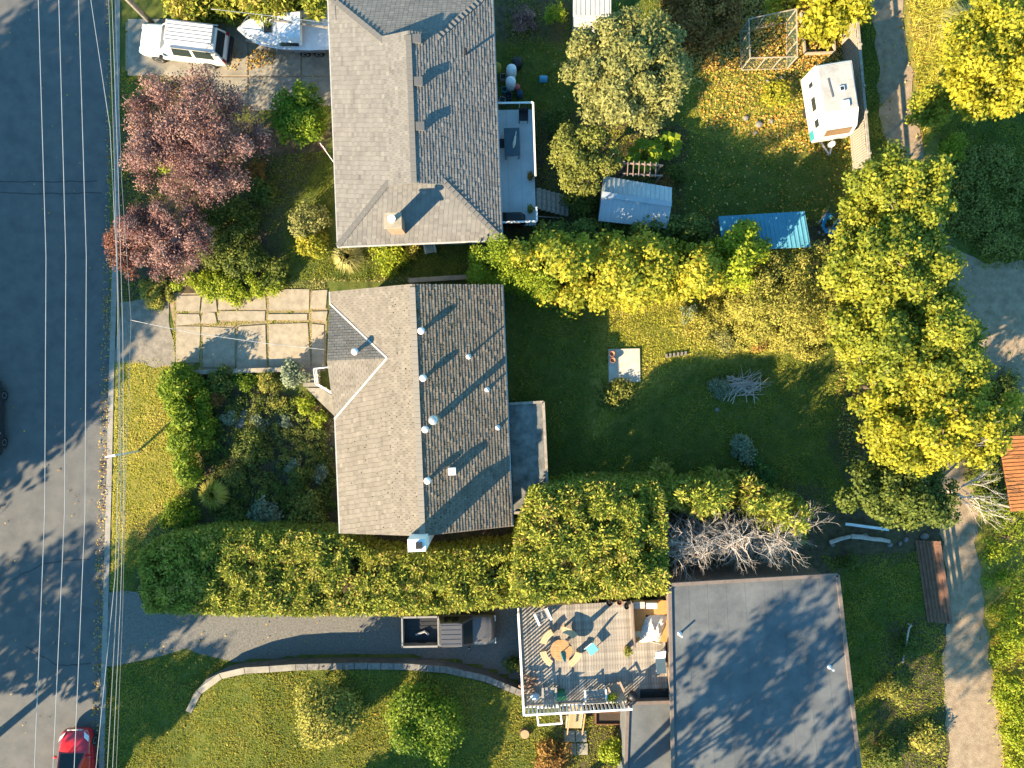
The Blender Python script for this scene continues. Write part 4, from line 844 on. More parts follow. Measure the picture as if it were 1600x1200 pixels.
# ---------------------------------------------------------------- front and back garden plants
PL = [  # px, py, radius m, height m, leaf kind, n, mode, label
 (345, 592, .75, .8, 'green', 900, 'broad', 'dark green bush behind the low driveway wall'),
 (384, 594, .55, .6, 'laurel', 600, 'broad', 'leafy green bush with yellow tips near the driveway wall'),
 (414, 595, .6, .65, 'drybush', 900, 'broad', 'straw coloured sunlit bush by the driveway wall'),
 (458, 586, .75, 1.1, 'blue', 1300, 'broad', 'rounded grey green shrub beside the concrete steps'),
 (478, 632, .55, .7, 'lime', 700, 'broad', 'bright lime shrub next to the entry path'),
 (496, 655, .5, .5, 'lime', 600, 'broad', 'yellow flowering plant below the entry path'),
 (358, 652, .4, .5, 'blue', 500, 'broad', 'small mint green clump beside the stone path'),
 (404, 660, .5, .4, 'blue', 500, 'broad', 'silvery blue spiky clump in the front garden'),
 (446, 658, .4, .35, 'blue', 350, 'broad', 'pale silver rosette in the front garden centre'),
 (436, 628, .4, .4, 'drybush', 400, 'broad', 'seed headed perennial near the lime shrub'),
 (392, 700, 1.0, 1.0, 'green', 1700, 'broad', 'large dark evergreen bush in the middle of the front garden'),
 (382, 708, .5, 1.2, 'drybush', 500, 'broad', 'sunlit tan branch tips on the evergreen bush'),
 (365, 740, .7, .7, 'oliveb', 900, 'broad', 'olive toned shrub below the evergreen bush'),
 (470, 745, .65, 1.0, 'green', 1200, 'broad', 'dark conical shrub near the tan eave'),
 (498, 740, .5, .5, 'blue', 500, 'broad', 'white flowering plant beside the tan eave'),
 (460, 730, .5, .5, 'blue', 450, 'broad', 'pale leaved perennial beside the conical shrub'),
 (440, 765, .4, .4, 'green', 450, 'broad', 'teal green clump near the cedar hedge'),
 (280, 808, .95, .9, 'laurel', 1700, 'broad', 'glossy bush with yellow leaves at the hedge corner'),
 (415, 808, .85, .8, 'blue', 1300, 'broad', 'blue juniper in front of the cedar hedge'),
 (365, 812, .9, .7, 'green', 1200, 'broad', 'low green shrub left of the blue juniper'),
 (480, 800, 1.1, .7, 'oliveb', 1500, 'broad', 'low olive shrub row between juniper and tan eave'),
 (335, 620, .5, .5, 'rust', 500, 'broad', 'russet shrub inside the laurel hedge'),
 (330, 700, .6, .6, 'green', 700, 'broad', 'shady fern like shrub inside the laurel hedge'),
 (480, 345, .95, 1.1, 'olive', 1900, 'broad', 'pale flowering shrub near the corner of the grey roof'),
 (490, 382, .75, .9, 'yellow', 1300, 'broad', 'golden shrub below the pale flowering shrub'),
 (608, 396, .95, .8, 'lime', 1800, 'broad', 'yellow green flowering shrub under the chimney eave'),
 (575, 392, .6, .6, 'oliveb', 700, 'broad', 'olive perennial beside the feathery grass'),
 (640, 392, .5, .5, 'drybush', 600, 'broad', 'tan perennial beside the garden chair'),
 (262, 250, .75, 1.4, 'lime', 1100, 'broad', 'yellow lime bush showing through the plum tree'),
 (340, 255, .5, 1.8, 'oliveb', 600, 'broad', 'olive shrub growing up through the plum tree'),
 (410, 300, .8, .9, 'green', 1100, 'broad', 'dark shrub at the edge of the small front lawn'),
 (400, 265, .6, .6, 'rust', 500, 'broad', 'reddish shrub beside the rhododendron'),
 (655, 1135, 1.75, 2.3, 'laurel', 9500, 'broad', 'big rounded dark green bush on the terrace lawn'),
 (508, 1120, 1.65, 1.9, 'drybush', 9500, 'broad', 'spreading yellow green bush on the terrace lawn'),
 (958, 1172, .75, 1.3, 'lime', 2200, 'broad', 'clipped yellow green bush beside the lower flat roof'),
 (862, 1185, 1.0, .6, 'rust', 1800, 'broad', 'brown withered bush below the deck'),
 (690, 1190, .6, .6, 'lime', 700, 'broad', 'yellow tipped plant at the foot of the rounded bush'),
 (800, 1040, .5, .7, 'green', 700, 'broad', 'dark fern in front of the pickup'),
 (1165, 700, .8, .8, 'blue', 900, 'broad', 'grey green shrub on the back lawn by the hedge'),
 (1190, 745, .9, 1.3, 'cedard', 1400, 'spray', 'young dark conifer at the back of the cedar hedge'),
 (1125, 605, .65, .4, 'blue', 800, 'broad', 'weedy clump beside the brush pile'),
 (1078, 490, .5, .5, 'blue', 600, 'broad', 'white flowering weed patch on the sunny lawn'),
 (1130, 530, .7, .5, 'olive', 900, 'broad', 'grey leaved plant bed on the sunny lawn'),
 (1190, 530, .7, .5, 'rust', 900, 'broad', 'reddish leaved plant bed on the sunny lawn'),
 (965, 615, 1.0, .35, 'oliveb', 1500, 'broad', 'low sunlit ground cover below the concrete pad'),
 (820, 30, .7, .9, 'plum', 900, 'broad', 'dark purple shrub behind the grey house'),
 (870, 20, .6, 1.3, 'lime', 600, 'broad', 'yellow shrub near the small white shed'),
 (870, 195, .8, 1.0, 'green', 1000, 'broad', 'dark fern beside the blue deck'),
 (905, 320, .9, .9, 'green', 1300, 'broad', 'shaded bush between the deck stairs and the metal shed'),
 (1060, 270, .7, .9, 'green', 1000, 'broad', 'shaded shrub beside the trellis'),
 (1040, 285, .5, .7, 'rust', 600, 'broad', 'brown tangled shrub on the trellis'),
 (1310, 330, .5, .8, 'oliveb', 600, 'broad', 'yellowing sapling by the end of the fence'),
 (1215, 150, .8, .5, 'yellow', 900, 'broad', 'yellow leafed perennials beside the caravan'),
 (1210, 14, .7, 1.2, 'mapley', 900, 'broad', 'yellow bush behind the wire pen'),
 (1490, 230, .8, .8, 'lime', 900, 'broad', 'sunlit bramble at the shade edge'),
 (1330, 880, .5, .5, 'green', 500, 'broad', 'weedy clump beside the stacked stones'),
 (1420, 1010, .7, .5, 'green', 700, 'broad', 'weeds around the bent grey pipe'),
 (1395, 1080, .7, .6, 'drybush', 800, 'broad', 'dry brush pile plants near the lane'),
 (1385, 1175, .9, .8, 'green', 1200, 'broad', 'green bush near the corner of the flat roof'),
 (1450, 1150, .9, .6, 'drybush', 1100, 'broad', 'straw coloured scrub beside the lane'),
]
for px, py, r, h, m, n, mode, lab in PL:
    shrub('conifer' if mode == 'spray' else 'shrub', lab, px, py, r, h, m, int(n*1.5), .17 if r > .7 else .14, .085 if r > .7 else .06, mode, nb=int(14+r*14), rb=.36)

def fountain(name, label, px, py, r, h, m, n, cat='ornamental grass', w=.03):
    q = P(px, py, h*.5); q.z = max(gz(q.x, q.y), 0); t = thing(name, label, cat, q); g = np.random.default_rng(int(px)); a = g.uniform(0, 6.28, n); k = r*(.3+.7*g.random(n))
    d = np.stack([np.cos(a), np.sin(a), np.zeros(n)], 1); b = d*(.1*r); s = np.stack([-np.sin(a), np.cos(a), np.zeros(n)], 1)*w
    mid = d*(k*.5)[:, None]; mid[:, 2] = h*(.75+.3*g.random(n)); tip = d*k[:, None]; tip[:, 2] = h*(.35+.4*g.random(n))
    V = np.concatenate([np.stack([b-s, b+s, mid+s*.7, mid-s*.7], 1).reshape(-1, 3), np.stack([mid-s*.7, mid+s*.7, tip+s*.1, tip-s*.1], 1).reshape(-1, 3)])
    npmesh('blade_tuft', V, 4, FM[m], t, g.random(2*n)); return t
fountain('ornamental_grass', 'feathery arching grass by the corner of the grey roof', 545, 402, 1.0, 1.0, 'straw', 900)
fountain('ornamental_grass', 'arching ornamental grass near the cedar hedge', 335, 772, .95, .9, 'grassdry_lit', 900)
fountain('yucca', 'spiky yucca on the back lawn', 1156, 690, .6, .7, 'blue', 160, 'yucca', .045)
fountain('dry_grass', 'tall bleached grass clump beyond the lane', 1505, 45, 1.6, 1.1, 'straw', 1500)
def gunnera(lab, px, py, r, h):
    q = P(px, py, h); t = thing('gunnera', lab, 'plant', (q.x, q.y, 0)); g = random.Random(int(px)); mats = FM['lime']
    for i in range(9):
        an = i*.7+g.uniform(-.2, .2); c = Vector((math.cos(an)*r*.6, math.sin(an)*r*.6, h*g.uniform(.7, 1))); mb = MB(); R_ = r*g.uniform(.35, .5); pts = []
        for k in range(14): a2 = k*6.283/14; rr = R_*(1 if k % 2 else .72); pts.append(c+Vector((math.cos(a2)*rr, math.sin(a2)*rr, .08*math.sin(3*a2)-.1*(k % 2))))
        mb.add([c]+pts, [(0, k+1, (k+1) % 14+1) for k in range(14)], 0, g.random()*.6); mb.tube([(0, 0, 0), c], [.03, .015], 5, cap=False); mb.build('leaf', mats, t, vals=True)
gunnera('big leaved gunnera beside the trellis', 1008, 240, 1.0, 1.1); gunnera('big leaved gunnera behind the metal shed', 1044, 226, .85, .9)

mass('ground_cover', 'low mixed green ground cover filling the front garden', [(325, 600), (440, 606), (505, 668), (520, 700), (524, 815), (330, 800), (318, 700)], .28, 'green', 6500, .13, .07, cat='ground cover', blob=.26, bdens=5, seed=61, hvar=.45, stems=6)
mass('ground_cover', 'olive ground cover patches among the front garden shrubs', [(340, 640), (420, 630), (500, 690), (515, 790), (430, 790), (350, 760)], .32, 'oliveb', 4200, .12, .06, cat='ground cover', blob=.2, bdens=2.2, seed=62, hvar=.45, stems=4)
mass('ground_cover', 'low yellow green cover under the plum trees', [(215, 440), (262, 425), (275, 470), (255, 482), (220, 478)], .4, 'drybush', 2600, .12, .06, cat='ground cover', blob=.22, bdens=5, seed=63, stems=4)

# ---------------------------------------------------------------- walls, steps, pad
def curved_wall():
    pts = WALLPX[:11]; a0 = P(*pts[5]); t = thing('retaining_wall', 'curved stone retaining wall along the gravel drive', 'wall', (a0.x, a0.y, 0))
    dense = []
    for (x1, y1), (x2, y2) in zip(pts[:-1], pts[1:]):
        n = max(int(math.hypot(x2-x1, y2-y1)/9), 1)
        for k in range(n): dense.append((x1+(x2-x1)*k/n, y1+(y2-y1)*k/n))
    dense.append(pts[-1]); q = [P(x, y)-Vector((a0.x, a0.y, 0)) for x, y in dense]; hs = [wall_h(x)+.12 for x, y in dense]
    core = MB()
    def side(i):
        d = (q[min(i+1, len(q)-1)]-q[max(i-1, 0)]).normalized(); return Vector((-d.y, d.x, 0))
    rings = []
    for i in range(len(q)):
        s = side(i)*.15; rings.append([q[i]-s+Vector((0, 0, -.1)), q[i]+s*1.2+Vector((0, 0, -.1)), q[i]+s+Vector((0, 0, hs[i]-.08)), q[i]-s+Vector((0, 0, hs[i]-.08))])
    core.loft(rings); core.build('wall_core', mat('wall_stone_dark', (.16, .15, .14), (.09, .085, .08), .9, 3, .4, 18), t)
    i = 0; g = random.Random(3)
    while i < len(q)-1:
        px = dense[i][0]; st = 4 if px < 470 else (1 if px > 640 else 2); j = min(i+st, len(q)-1); s1, s2 = side(i)*.17, side(j)*.17; d = (q[j]-q[i]).normalized()*.015; z1, z2 = hs[i]+g.uniform(-.01, .01), hs[j]+g.uniform(-.01, .01)
        a, b = q[i]+d, q[j]-d; b_ = MB(); lo = Vector((0, 0, -.075)); A = Vector((0, 0, z1)); B = Vector((0, 0, z2))
        v = [a-s1+A+lo, b-s2+B+lo, b+s2+B+lo, a+s1+A+lo, a-s1+A, b-s2+B, b+s2+B, a+s1+A]
        b_.add(v, [(0, 1, 2, 3), (7, 6, 5, 4), (1, 0, 4, 5), (2, 1, 5, 6), (3, 2, 6, 7), (0, 3, 7, 4)]); b_.build('cap_stone', M_CONC_OLD if px < 470 else M_STONE, t); i = j
curved_wall()

def wall_box(name, lab, a, b, th, h, m, cat='wall'):
    p, q = P(*a), P(*b); t = thing(name, lab, cat, (p.x, p.y, 0)); d = q-p; mb = MB()
    mb.beam(Vector((0, 0, h/2)), d+Vector((0, 0, h/2)), th, h); mb.build('wall_body', m, t)
    mb = MB(); mb.beam(Vector((0, 0, h+.025)), d+Vector((0, 0, h+.025)), th+.05, .05); mb.build('coping', M_CONC, t); return t
wall_box('garden_wall', 'low concrete wall between driveway and front garden', (300, 582), (470, 577), .2, .35, M_CONC_OLD)
wall_box('garden_wall', 'mossy block wall beside the lane of the grey house', (640, 440), (735, 434), .2, .4, M_CONC_OLD)
def entry():
    c = P(490, 590); t = thing('entry_steps', 'concrete entry steps with landing path and white railing', 'steps', (c.x, c.y, 0))
    for k in range(5):
        q = P(489, 575+k*6.5)-c; box_obj('step', (q.x, q.y, (.1+k*.1)/2), (.82, .225, .1+k*.1), M_CONC_OLD, t)
    mb = MB(); mb.prism([tuple((P(a, b, .5)-c)[:2]) for a, b in ((478, 606), (501, 606), (524, 622), (527, 654), (514, 642), (496, 624))], -.02, .5); mb.build('landing', M_CONC_OLD, t)
    a, b, d = [P(x, y, 1.0)-c for x, y in ((492, 576), (495, 600), (522, 616))]
    def rl(p, q, n):
        for z in (1.0, .7, .4):
            m_ = MB(); m_.tube([Vector((p.x, p.y, z+.3)), Vector((q.x, q.y, z+.3))], .022, 6); m_.build('rail', M_WHITEMET, t)
        for k in range(n+1): v = p.lerp(q, k/n); m_ = MB(); m_.tube([Vector((v.x, v.y, .1)), Vector((v.x, v.y, 1.32))], .02, 6); m_.build('rail_post', M_WHITEMET, t)
    rl(a, b, 2); rl(b, d, 3); rl(a, P(520, 573, 1.0)-c, 2)
entry()
def pad():
    c = P(975, 571); t = thing('concrete_pad', 'pale square concrete pad on the back lawn', 'slab', (c.x, c.y, 0)); b = MB(); b.box((0, 0, .05), (1.75, 1.85, .12), math.radians(1)); b.build('pad', mat('pale_concrete', (.5, .45, .37), (.38, .34, .28), .9, 3, .15, 30), t)
    for i, (px, py, lab) in enumerate(((955, 553, 'terracotta pot on the corner of the concrete pad'), (956, 563, 'second terracotta pot below the first on the concrete pad'))):
        q = P(px, py); p = thing('plant_pot', lab, 'pot', (q.x, q.y, .11)); b = MB(); b.lathe([(.09, 0), (.14, .24), (.16, .24), (.16, .30), (.13, .30), (.12, .24)], n=12); b.build('pot', mat('terracotta', (.34, .15, .08), (.26, .11, .06), .8, 6), p, True); b = MB(); b.lathe([(.12, .22), (.02, .26)], n=10); b.build('soil', mat('potting_soil', (.05, .035, .025)), p)
pad()
def brick_edge():
    for i in range(6):
        q = P(1041+i*6, 556-i*.8); t = thing('edging_brick', 'grey edging brick in a short row on the sunny lawn', 'brick', (q.x, q.y, 0), rnd.uniform(-.2, .2), 'edging bricks on the lawn'); b = MB(); b.box((0, 0, .05), (.11, .22, .12), taper=.94); b.build('brick_body', M_STONE, t)
brick_edge()

# ---------------------------------------------------------------- street furniture and wires
def sign_post():
    q = P(216, 705); t = thing('sign_post', 'white post with hanging sign board on the front verge', 'sign', (q.x, q.y, 0), math.radians(100)); b = MB()
    b.box((0, 0, 1.2), (.1, .1, 2.4)); b.box((0, 0, 2.42), (.13, .13, .04)); b.build('post', M_WHITE, t); b = MB(); b.beam((0, .05, 2.15), (0, .62, 2.15), .07, .07); b.build('arm', M_WHITE, t)
    b = MB(); b.box((0, .36, 1.78), (.03, .45, .5)); b.build('board', M_WHITE, t)
sign_post()
def utility_pole():
    q = P(243, 42); t = thing('utility_pole', 'weathered wooden utility pole beside the cedar hedge', 'pole', (q.x, q.y, 0)); b = MB(); b.tube([(0, 0, -.1), (0, 0, 5), (0, 0, 10.4)], [.16, .14, .11], 12); b.build('pole', M_WOODW, t, True)
    b = MB(); b.box((-.6, 0, 9.9), (2.4, .1, .12)); b.build('crossarm', M_WOODW, t)
utility_pole()
M_WIRE = mat('cable', (.42, .41, .39), (.30, .29, .28), .5, 1)
M_WIRED = mat('cable_dark', (.20, .20, .20), (.14, .14, .14), .5, 2)
def wire(lab, pts, r, m=None):
    v = [P(*p) for p in pts]; c = v[0]; t = thing('cable', lab, 'cable', c); path = []
    for i in range(len(v)-1):
        for k in range(6): path.append(v[i].lerp(v[i+1], k/6)-c)
    path.append(v[-1]-c); b = MB(); b.tube(path, r, 6); b.build('strand', m or M_WIRE, t, True)
for i, (a, b_, c_, lab) in enumerate(((60, 72, 54, 'pale power cable furthest over the road'), (92, 103, 83, 'pale power cable over the middle of the road'), (123, 135, 116, 'pale power cable nearest the kerb side of the road'))):
    wire(lab, [(a-4, -220, 9.2), (a, 0, 8.9), (b_, 400, 8.4), (b_-2, 800, 8.4), (c_, 1200, 8.8), (c_-6, 1420, 9.1)], .015)
for i, (p, r, m, lab) in enumerate((([(136, -120, 7.6), (142, 0, 7.5), (172, 200, 7.2), (183, 420, 7.0), (186, 700, 6.9), (180, 900, 7.0), (150, 1200, 7.4), (140, 1300, 7.6)], .013, M_WIRE, 'thin cable slanting in over the kerb'),
    ([(168, -120, 6.8), (170, 0, 6.7), (178, 220, 6.5), (186, 500, 6.3), (190, 760, 6.3), (182, 950, 6.4), (168, 1200, 6.6), (160, 1320, 6.8)], .022, M_WIRED, 'thick dark telephone cable above the kerb'),
    ([(174, -120, 6.4), (175, 0, 6.3), (184, 250, 6.1), (192, 520, 5.9), (194, 760, 5.9), (188, 950, 6.0), (176, 1200, 6.2), (168, 1320, 6.4)], .012, M_WIRE, 'thin pale telephone line above the verge'),
    ([(178, -120, 6.0), (180, 0, 5.9), (190, 280, 5.7), (205, 500, 5.5), (196, 760, 5.6), (192, 950, 5.6), (182, 1200, 5.8), (174, 1320, 6.0)], .011, M_WIRED, 'thin dark line above the verge'),
    ([(204, 500, 5.5), (300, 520, 4.9), (420, 537, 4.2), (507, 546, 3.8)], .014, M_WIRE, 'service line running to the tan front gable'),
    ([(330, 14, 6.4), (400, 22, 5.4), (516, 36, 3.6)], .014, M_WIRE, 'service line running to the grey roof past the boat'))):
    wire(lab, p, r, m)

# ---------------------------------------------------------------- vehicles
def ring(x, hw, z0, z1, top=.86, n2=None, crown=.02):
    hm = z0+(z1-z0)*.55
    pr = [(-hw*.86, z0), (-hw*.98, z0+.1), (-hw, hm), (-hw*.97, z1-.10), (-hw*top, z1-.01), (-hw*.4, z1+crown), (hw*.4, z1+crown), (hw*top, z1-.01), (hw*.97, z1-.10), (hw, hm), (hw*.98, z0+.1), (hw*.86, z0)]
    return [Vector((x, a, b)) for a, b in pr]
def wheels(t, xs, hw, r, w=.2):
    for x in xs:
        for s in (-1, 1):
            b = MB(); prof = [(r*.6, -w/2), (r*.93, -w/2), (r, -w*.3), (r, w*.3), (r*.93, w/2), (r*.6, w/2)]
            b.loft([[Vector((x+rr*math.cos(k*.3927), s*(hw-.1)+y, r+rr*math.sin(k*.3927))) for k in range(16)] for rr, y in prof]); o = b.build('wheel', M_RUBBER, t, True)
            b = MB(); b.loft([[Vector((x+rr*math.cos(k*.3927), s*(hw-.1)+s*y, r+rr*math.sin(k*.3927))) for k in range(16)] for rr, y in ((r*.62, w*.3), (r*.6, w*.53), (r*.12, w*.45))]); b.build('rim', M_CHROME, o)
def quadp(name, pts, m, t, off=(0, 0, 0)):
    b = MB(); b.add([Vector(p)+Vector(off) for p in pts], [tuple(range(len(pts)))]); return b.build(name, m, t)
def cabin(t, paint, st, roof_mat=None):
    """st: (x_front_base, x_front_top, x_rear_top, x_rear_base, hwb, hwt, z0, z1)"""
    xf, xft, xrt, xr, hb, ht, z0, z1 = st; b = MB()
    lo = [(xf, hb*.96), (xft-.1, hb), (xrt+.1, hb), (xr, hb*.97)]; hi = [(xft, ht*.95), (xft-.25, ht), (xrt+.2, ht), (xrt, ht*.96)]
    V = [Vector((x, -y, z0)) for x, y in lo]+[Vector((x, y, z0)) for x, y in lo[::-1]]; U = [Vector((x, -y, z1)) for x, y in hi]+[Vector((x, y, z1)) for x, y in hi[::-1]]
    M_ = [v.lerp(u, .93)+Vector((0, 0, 0)) for v, u in zip(V, U)]; U2 = [Vector((u.x*.97+(xft+xrt)/2*.03, u.y*.93, z1+.03)) for u in U]
    b.loft([V, M_, U, U2]); b.build('cabin', paint, t, False)
    o = .014
    def pane(a, b_, c, d, s, name):   # between bottom edge a-b and top edge c-d
        f = lambda p, q, k: p.lerp(q, k); n = (b_-a).cross(d-a).normalized()
        if n.dot((a+b_)/2-Vector((0, 0, z0))) < 0: n = -n
        A, B, C, D = f(f(a, d, .1), f(b_, c, .1), .07), f(f(a, d, .1), f(b_, c, .1), .93), f(f(a, d, .9), f(b_, c, .9), .93), f(f(a, d, .9), f(b_, c, .9), .07)
        quadp(name, [A+n*o, B+n*o, C+n*o, D+n*o], M_GLASS, t)
    pane(V[0], V[7], U[7], U[0], 1, 'windscreen'); pane(V[3], V[4], U[4], U[3], 1, 'rear_window')
    for i0, i1 in ((1, 2), (6, 5)):
        a, d, c, e = V[i0], V[i1], U[i0], U[i1]; ks = (0.0, .5, 1.0)
        for k0, k1 in zip(ks[:-1], ks[1:]): pane(a.lerp(d, k0), a.lerp(d, k1), c.lerp(e, k1), c.lerp(e, k0), 1, 'side_window')

def red_car():
    q = P(121, 1180, .4); t = thing('car', 'red hatchback parked at the kerb under the cables', 'car', (q.x+.02, q.y-.6, -.12), math.radians(91.5)); hw = .87
    paint = mat('red_paint', (.46, .012, .022), (.42, .01, .02), .25, 2, spec=.5, coat=.6); b = MB()
    b.loft([ring(x, w, z0, z1) for x, w, z0, z1 in ((2.05, .62, .32, .58), (1.95, .76, .24, .70), (1.6, .85, .2, .80), (.9, hw, .2, .92), (0, hw, .2, .95), (-1.2, hw, .2, .95), (-1.8, .83, .22, .92), (-2.0, .74, .3, .82))]); b.build('body', paint, t, True)
    cabin(t, paint, (1.0, .25, -1.5, -1.95, .8, .6, .90, 1.45)); wheels(t, (1.3, -1.25), hw, .31)
    for s in (-1, 1):
        b = MB(); b.add([Vector((1.98, s*.5, .66)), Vector((1.75, s*.8, .72)), Vector((1.5, s*.83, .83)), Vector((1.72, s*.6, .83))], [(0, 1, 2, 3)]); o = b.build('headlight', mat('lamp_glass', (.7, .7, .68), (.6, .6, .6), .15), t); o.location.z = .03
        b = MB(); b.box((.75, s*(hw+.1), .98), (.12, .2, .13), taper=.8); b.build('mirror', paint, t)
        b = MB(); b.box((-1.96, s*.68, .75), (.08, .2, .18)); b.build('tail_light', mat('red_lens', (.3, .01, .01), None, .2), t)
    b = MB(); b.box((2.06, 0, .62), (.05, .9, .09)); b.build('grille', M_CHROME, t)
red_car()
def offroader():
    q = P(286, 66, 1.0); t = thing('off_roader', 'white off-roader with folded rooftop tent on the upper driveway', 'car', (q.x, q.y, .03), math.radians(180-7)); hw = .88
    paint = mat('white_car_paint', (.60, .60, .59), (.56, .56, .55), .3, 2, spec=.5, coat=.4); b = MB()
    b.loft([ring(x, w, z0, z1) for x, w, z0, z1 in ((2.4, .66, .5, .78), (2.3, .8, .42, .92), (1.9, .86, .38, 1.02), (1.1, hw, .36, 1.08), (0, hw, .36, 1.1), (-1.7, hw, .36, 1.1), (-2.3, .86, .4, 1.08), (-2.36, .8, .5, 1.0))]); b.build('body', paint, t, True)
    cabin(t, paint, (1.2, .55, -2.1, -2.32, .83, .68, 1.06, 1.78)); wheels(t, (1.5, -1.35), hw, .38, .25)
    for s in (-1, 1):
        b = MB(); b.box((2.3, s*.62, .8), (.14, .3, .18), taper=.9); b.build('headlight', mat('lamp_glass', (.7, .7, .68)), t); b = MB(); b.box((1.0, s*(hw+.12), 1.15), (.14, .22, .18), taper=.8); b.build('mirror', M_BLACK, t)
        b = MB(); b.box((-2.33, s*.74, .95), (.08, .16, .3)); b.build('tail_light', mat('red_lens', (.3, .01, .01)), t)
        b = MB(); b.beam((.3, s*.72, 1.88), (-2.2, s*.72, 1.88), .05, .05); b.build('roof_bar', M_CHROME, t)
    b = MB(); b.box((2.42, 0, .62), (.1, 1.3, .18)); b.build('bumper', M_BLACK, t); b = MB(); b.box((-2.45, 0, .62), (.16, 1.5, .2)); b.build('rear_bumper', M_BLACK, t)
    rt = MB(); rt.box((-.75, -.12, 1.98), (2.5, 1.1, .12)); o = rt.build('roof_tent', mat('tent_shell', (.56, .54, .50), (.46, .44, .41), .6, 4), t)
    for k in range(6): b = MB(); b.beam((.45, -.62+k*.2, 2.05), (-1.98, -.62+k*.2, 2.05), .025, .02); b.build('tent_rib', M_CHROME, o)
offroader()
def pickup():
    q = P(703, 985, .9); t = thing('pickup', 'dark grey pickup truck with open bed on the gravel drive', 'truck', (q.x, q.y, .02), math.radians(1)); hw = .86
    paint = mat('charcoal_paint', (.085, .08, .08), (.07, .066, .068), .3, 2, spec=.5, coat=.5); b = MB()
    b.loft([ring(x, w, z0, z1) for x, w, z0, z1 in ((2.52, .7, .45, .75), (2.42, .8, .36, .92), (1.9, .84, .34, .98), (1.2, hw, .34, 1.02), (.3, hw, .34, 1.03), (-.58, hw, .34, 1.03))]); b.build('body', paint, t, True)
    cabin(t, paint, (1.3, .72, -.45, -.6, .8, .66, 1.0, 1.58)); wheels(t, (1.55, -1.55), hw, .34, .22)
    b = MB()
    for y in (-.8, .8): b.box((-1.6, y, .72), (2.0, .1, .66))
    b.box((-2.58, 0, .72), (.08, 1.7, .66)); b.box((-.62, 0, .72), (.08, 1.7, .66)); bed = b.build('bed', mat('bed_rim_paint', (.26, .25, .24), (.2, .19, .18), .5, 4), t); bed['kind'] = 'stuff'
    b = MB(); b.box((-1.6, 0, .5), (1.9, 1.52, .06)); fl = b.build('bed_floor', M_BLACK, t)
    for k in range(6): b = MB(); b.box((-1.6, -.6+k*.24, .54), (1.86, .06, .02)); b.build('bed_rib', M_BLACK, fl)
    b = MB(); b.tube([(-1.9, -.3, .6), (-1.4, -.1, .66), (-1.2, -.3, .62)], .07, 8); b.build('tool_bag', mat('bag_grey', (.3, .3, .3)), t)
    for s in (-1, 1):
        b = MB(); b.box((1.05, s*(hw+.1), 1.08), (.12, .2, .16), taper=.8); b.build('mirror', M_BLACK, t); b = MB(); b.box((2.45, s*.6, .78), (.1, .3, .16)); b.build('headlight', mat('lamp_glass', (.7, .7, .68)), t)
    for k in range(5): b = MB(); b.beam((.62, -.5+k*.25, 1.625), (-.42, -.5+k*.25, 1.625), .03, .015); b.build('roof_rib', paint, t)
pickup()
def left_car():
    q = P(-22, 655, .4); t = thing('car', 'dark car at the far edge of the road', 'car', (q.x, q.y, -.12), math.radians(-90)); hw = .87; paint = mat('black_paint', (.03, .03, .035), (.025, .025, .03), .25, 2, spec=.5, coat=.5); b = MB()
    b.loft([ring(x, w, z0, z1) for x, w, z0, z1 in ((2.1, .64, .32, .6), (1.95, .78, .22, .74), (.9, hw, .2, .92), (-1.2, hw, .2, .95), (-2.1, .78, .3, .84))]); b.build('body', paint, t, True); cabin(t, paint, (1.0, .2, -1.4, -1.95, .8, .62, .9, 1.42)); wheels(t, (1.3, -1.3), hw, .31)
    b = MB(); b.box((.75, hw+.12, .98), (.12, .22, .13), taper=.8); b.build('mirror', M_CHROME, t)
left_car()

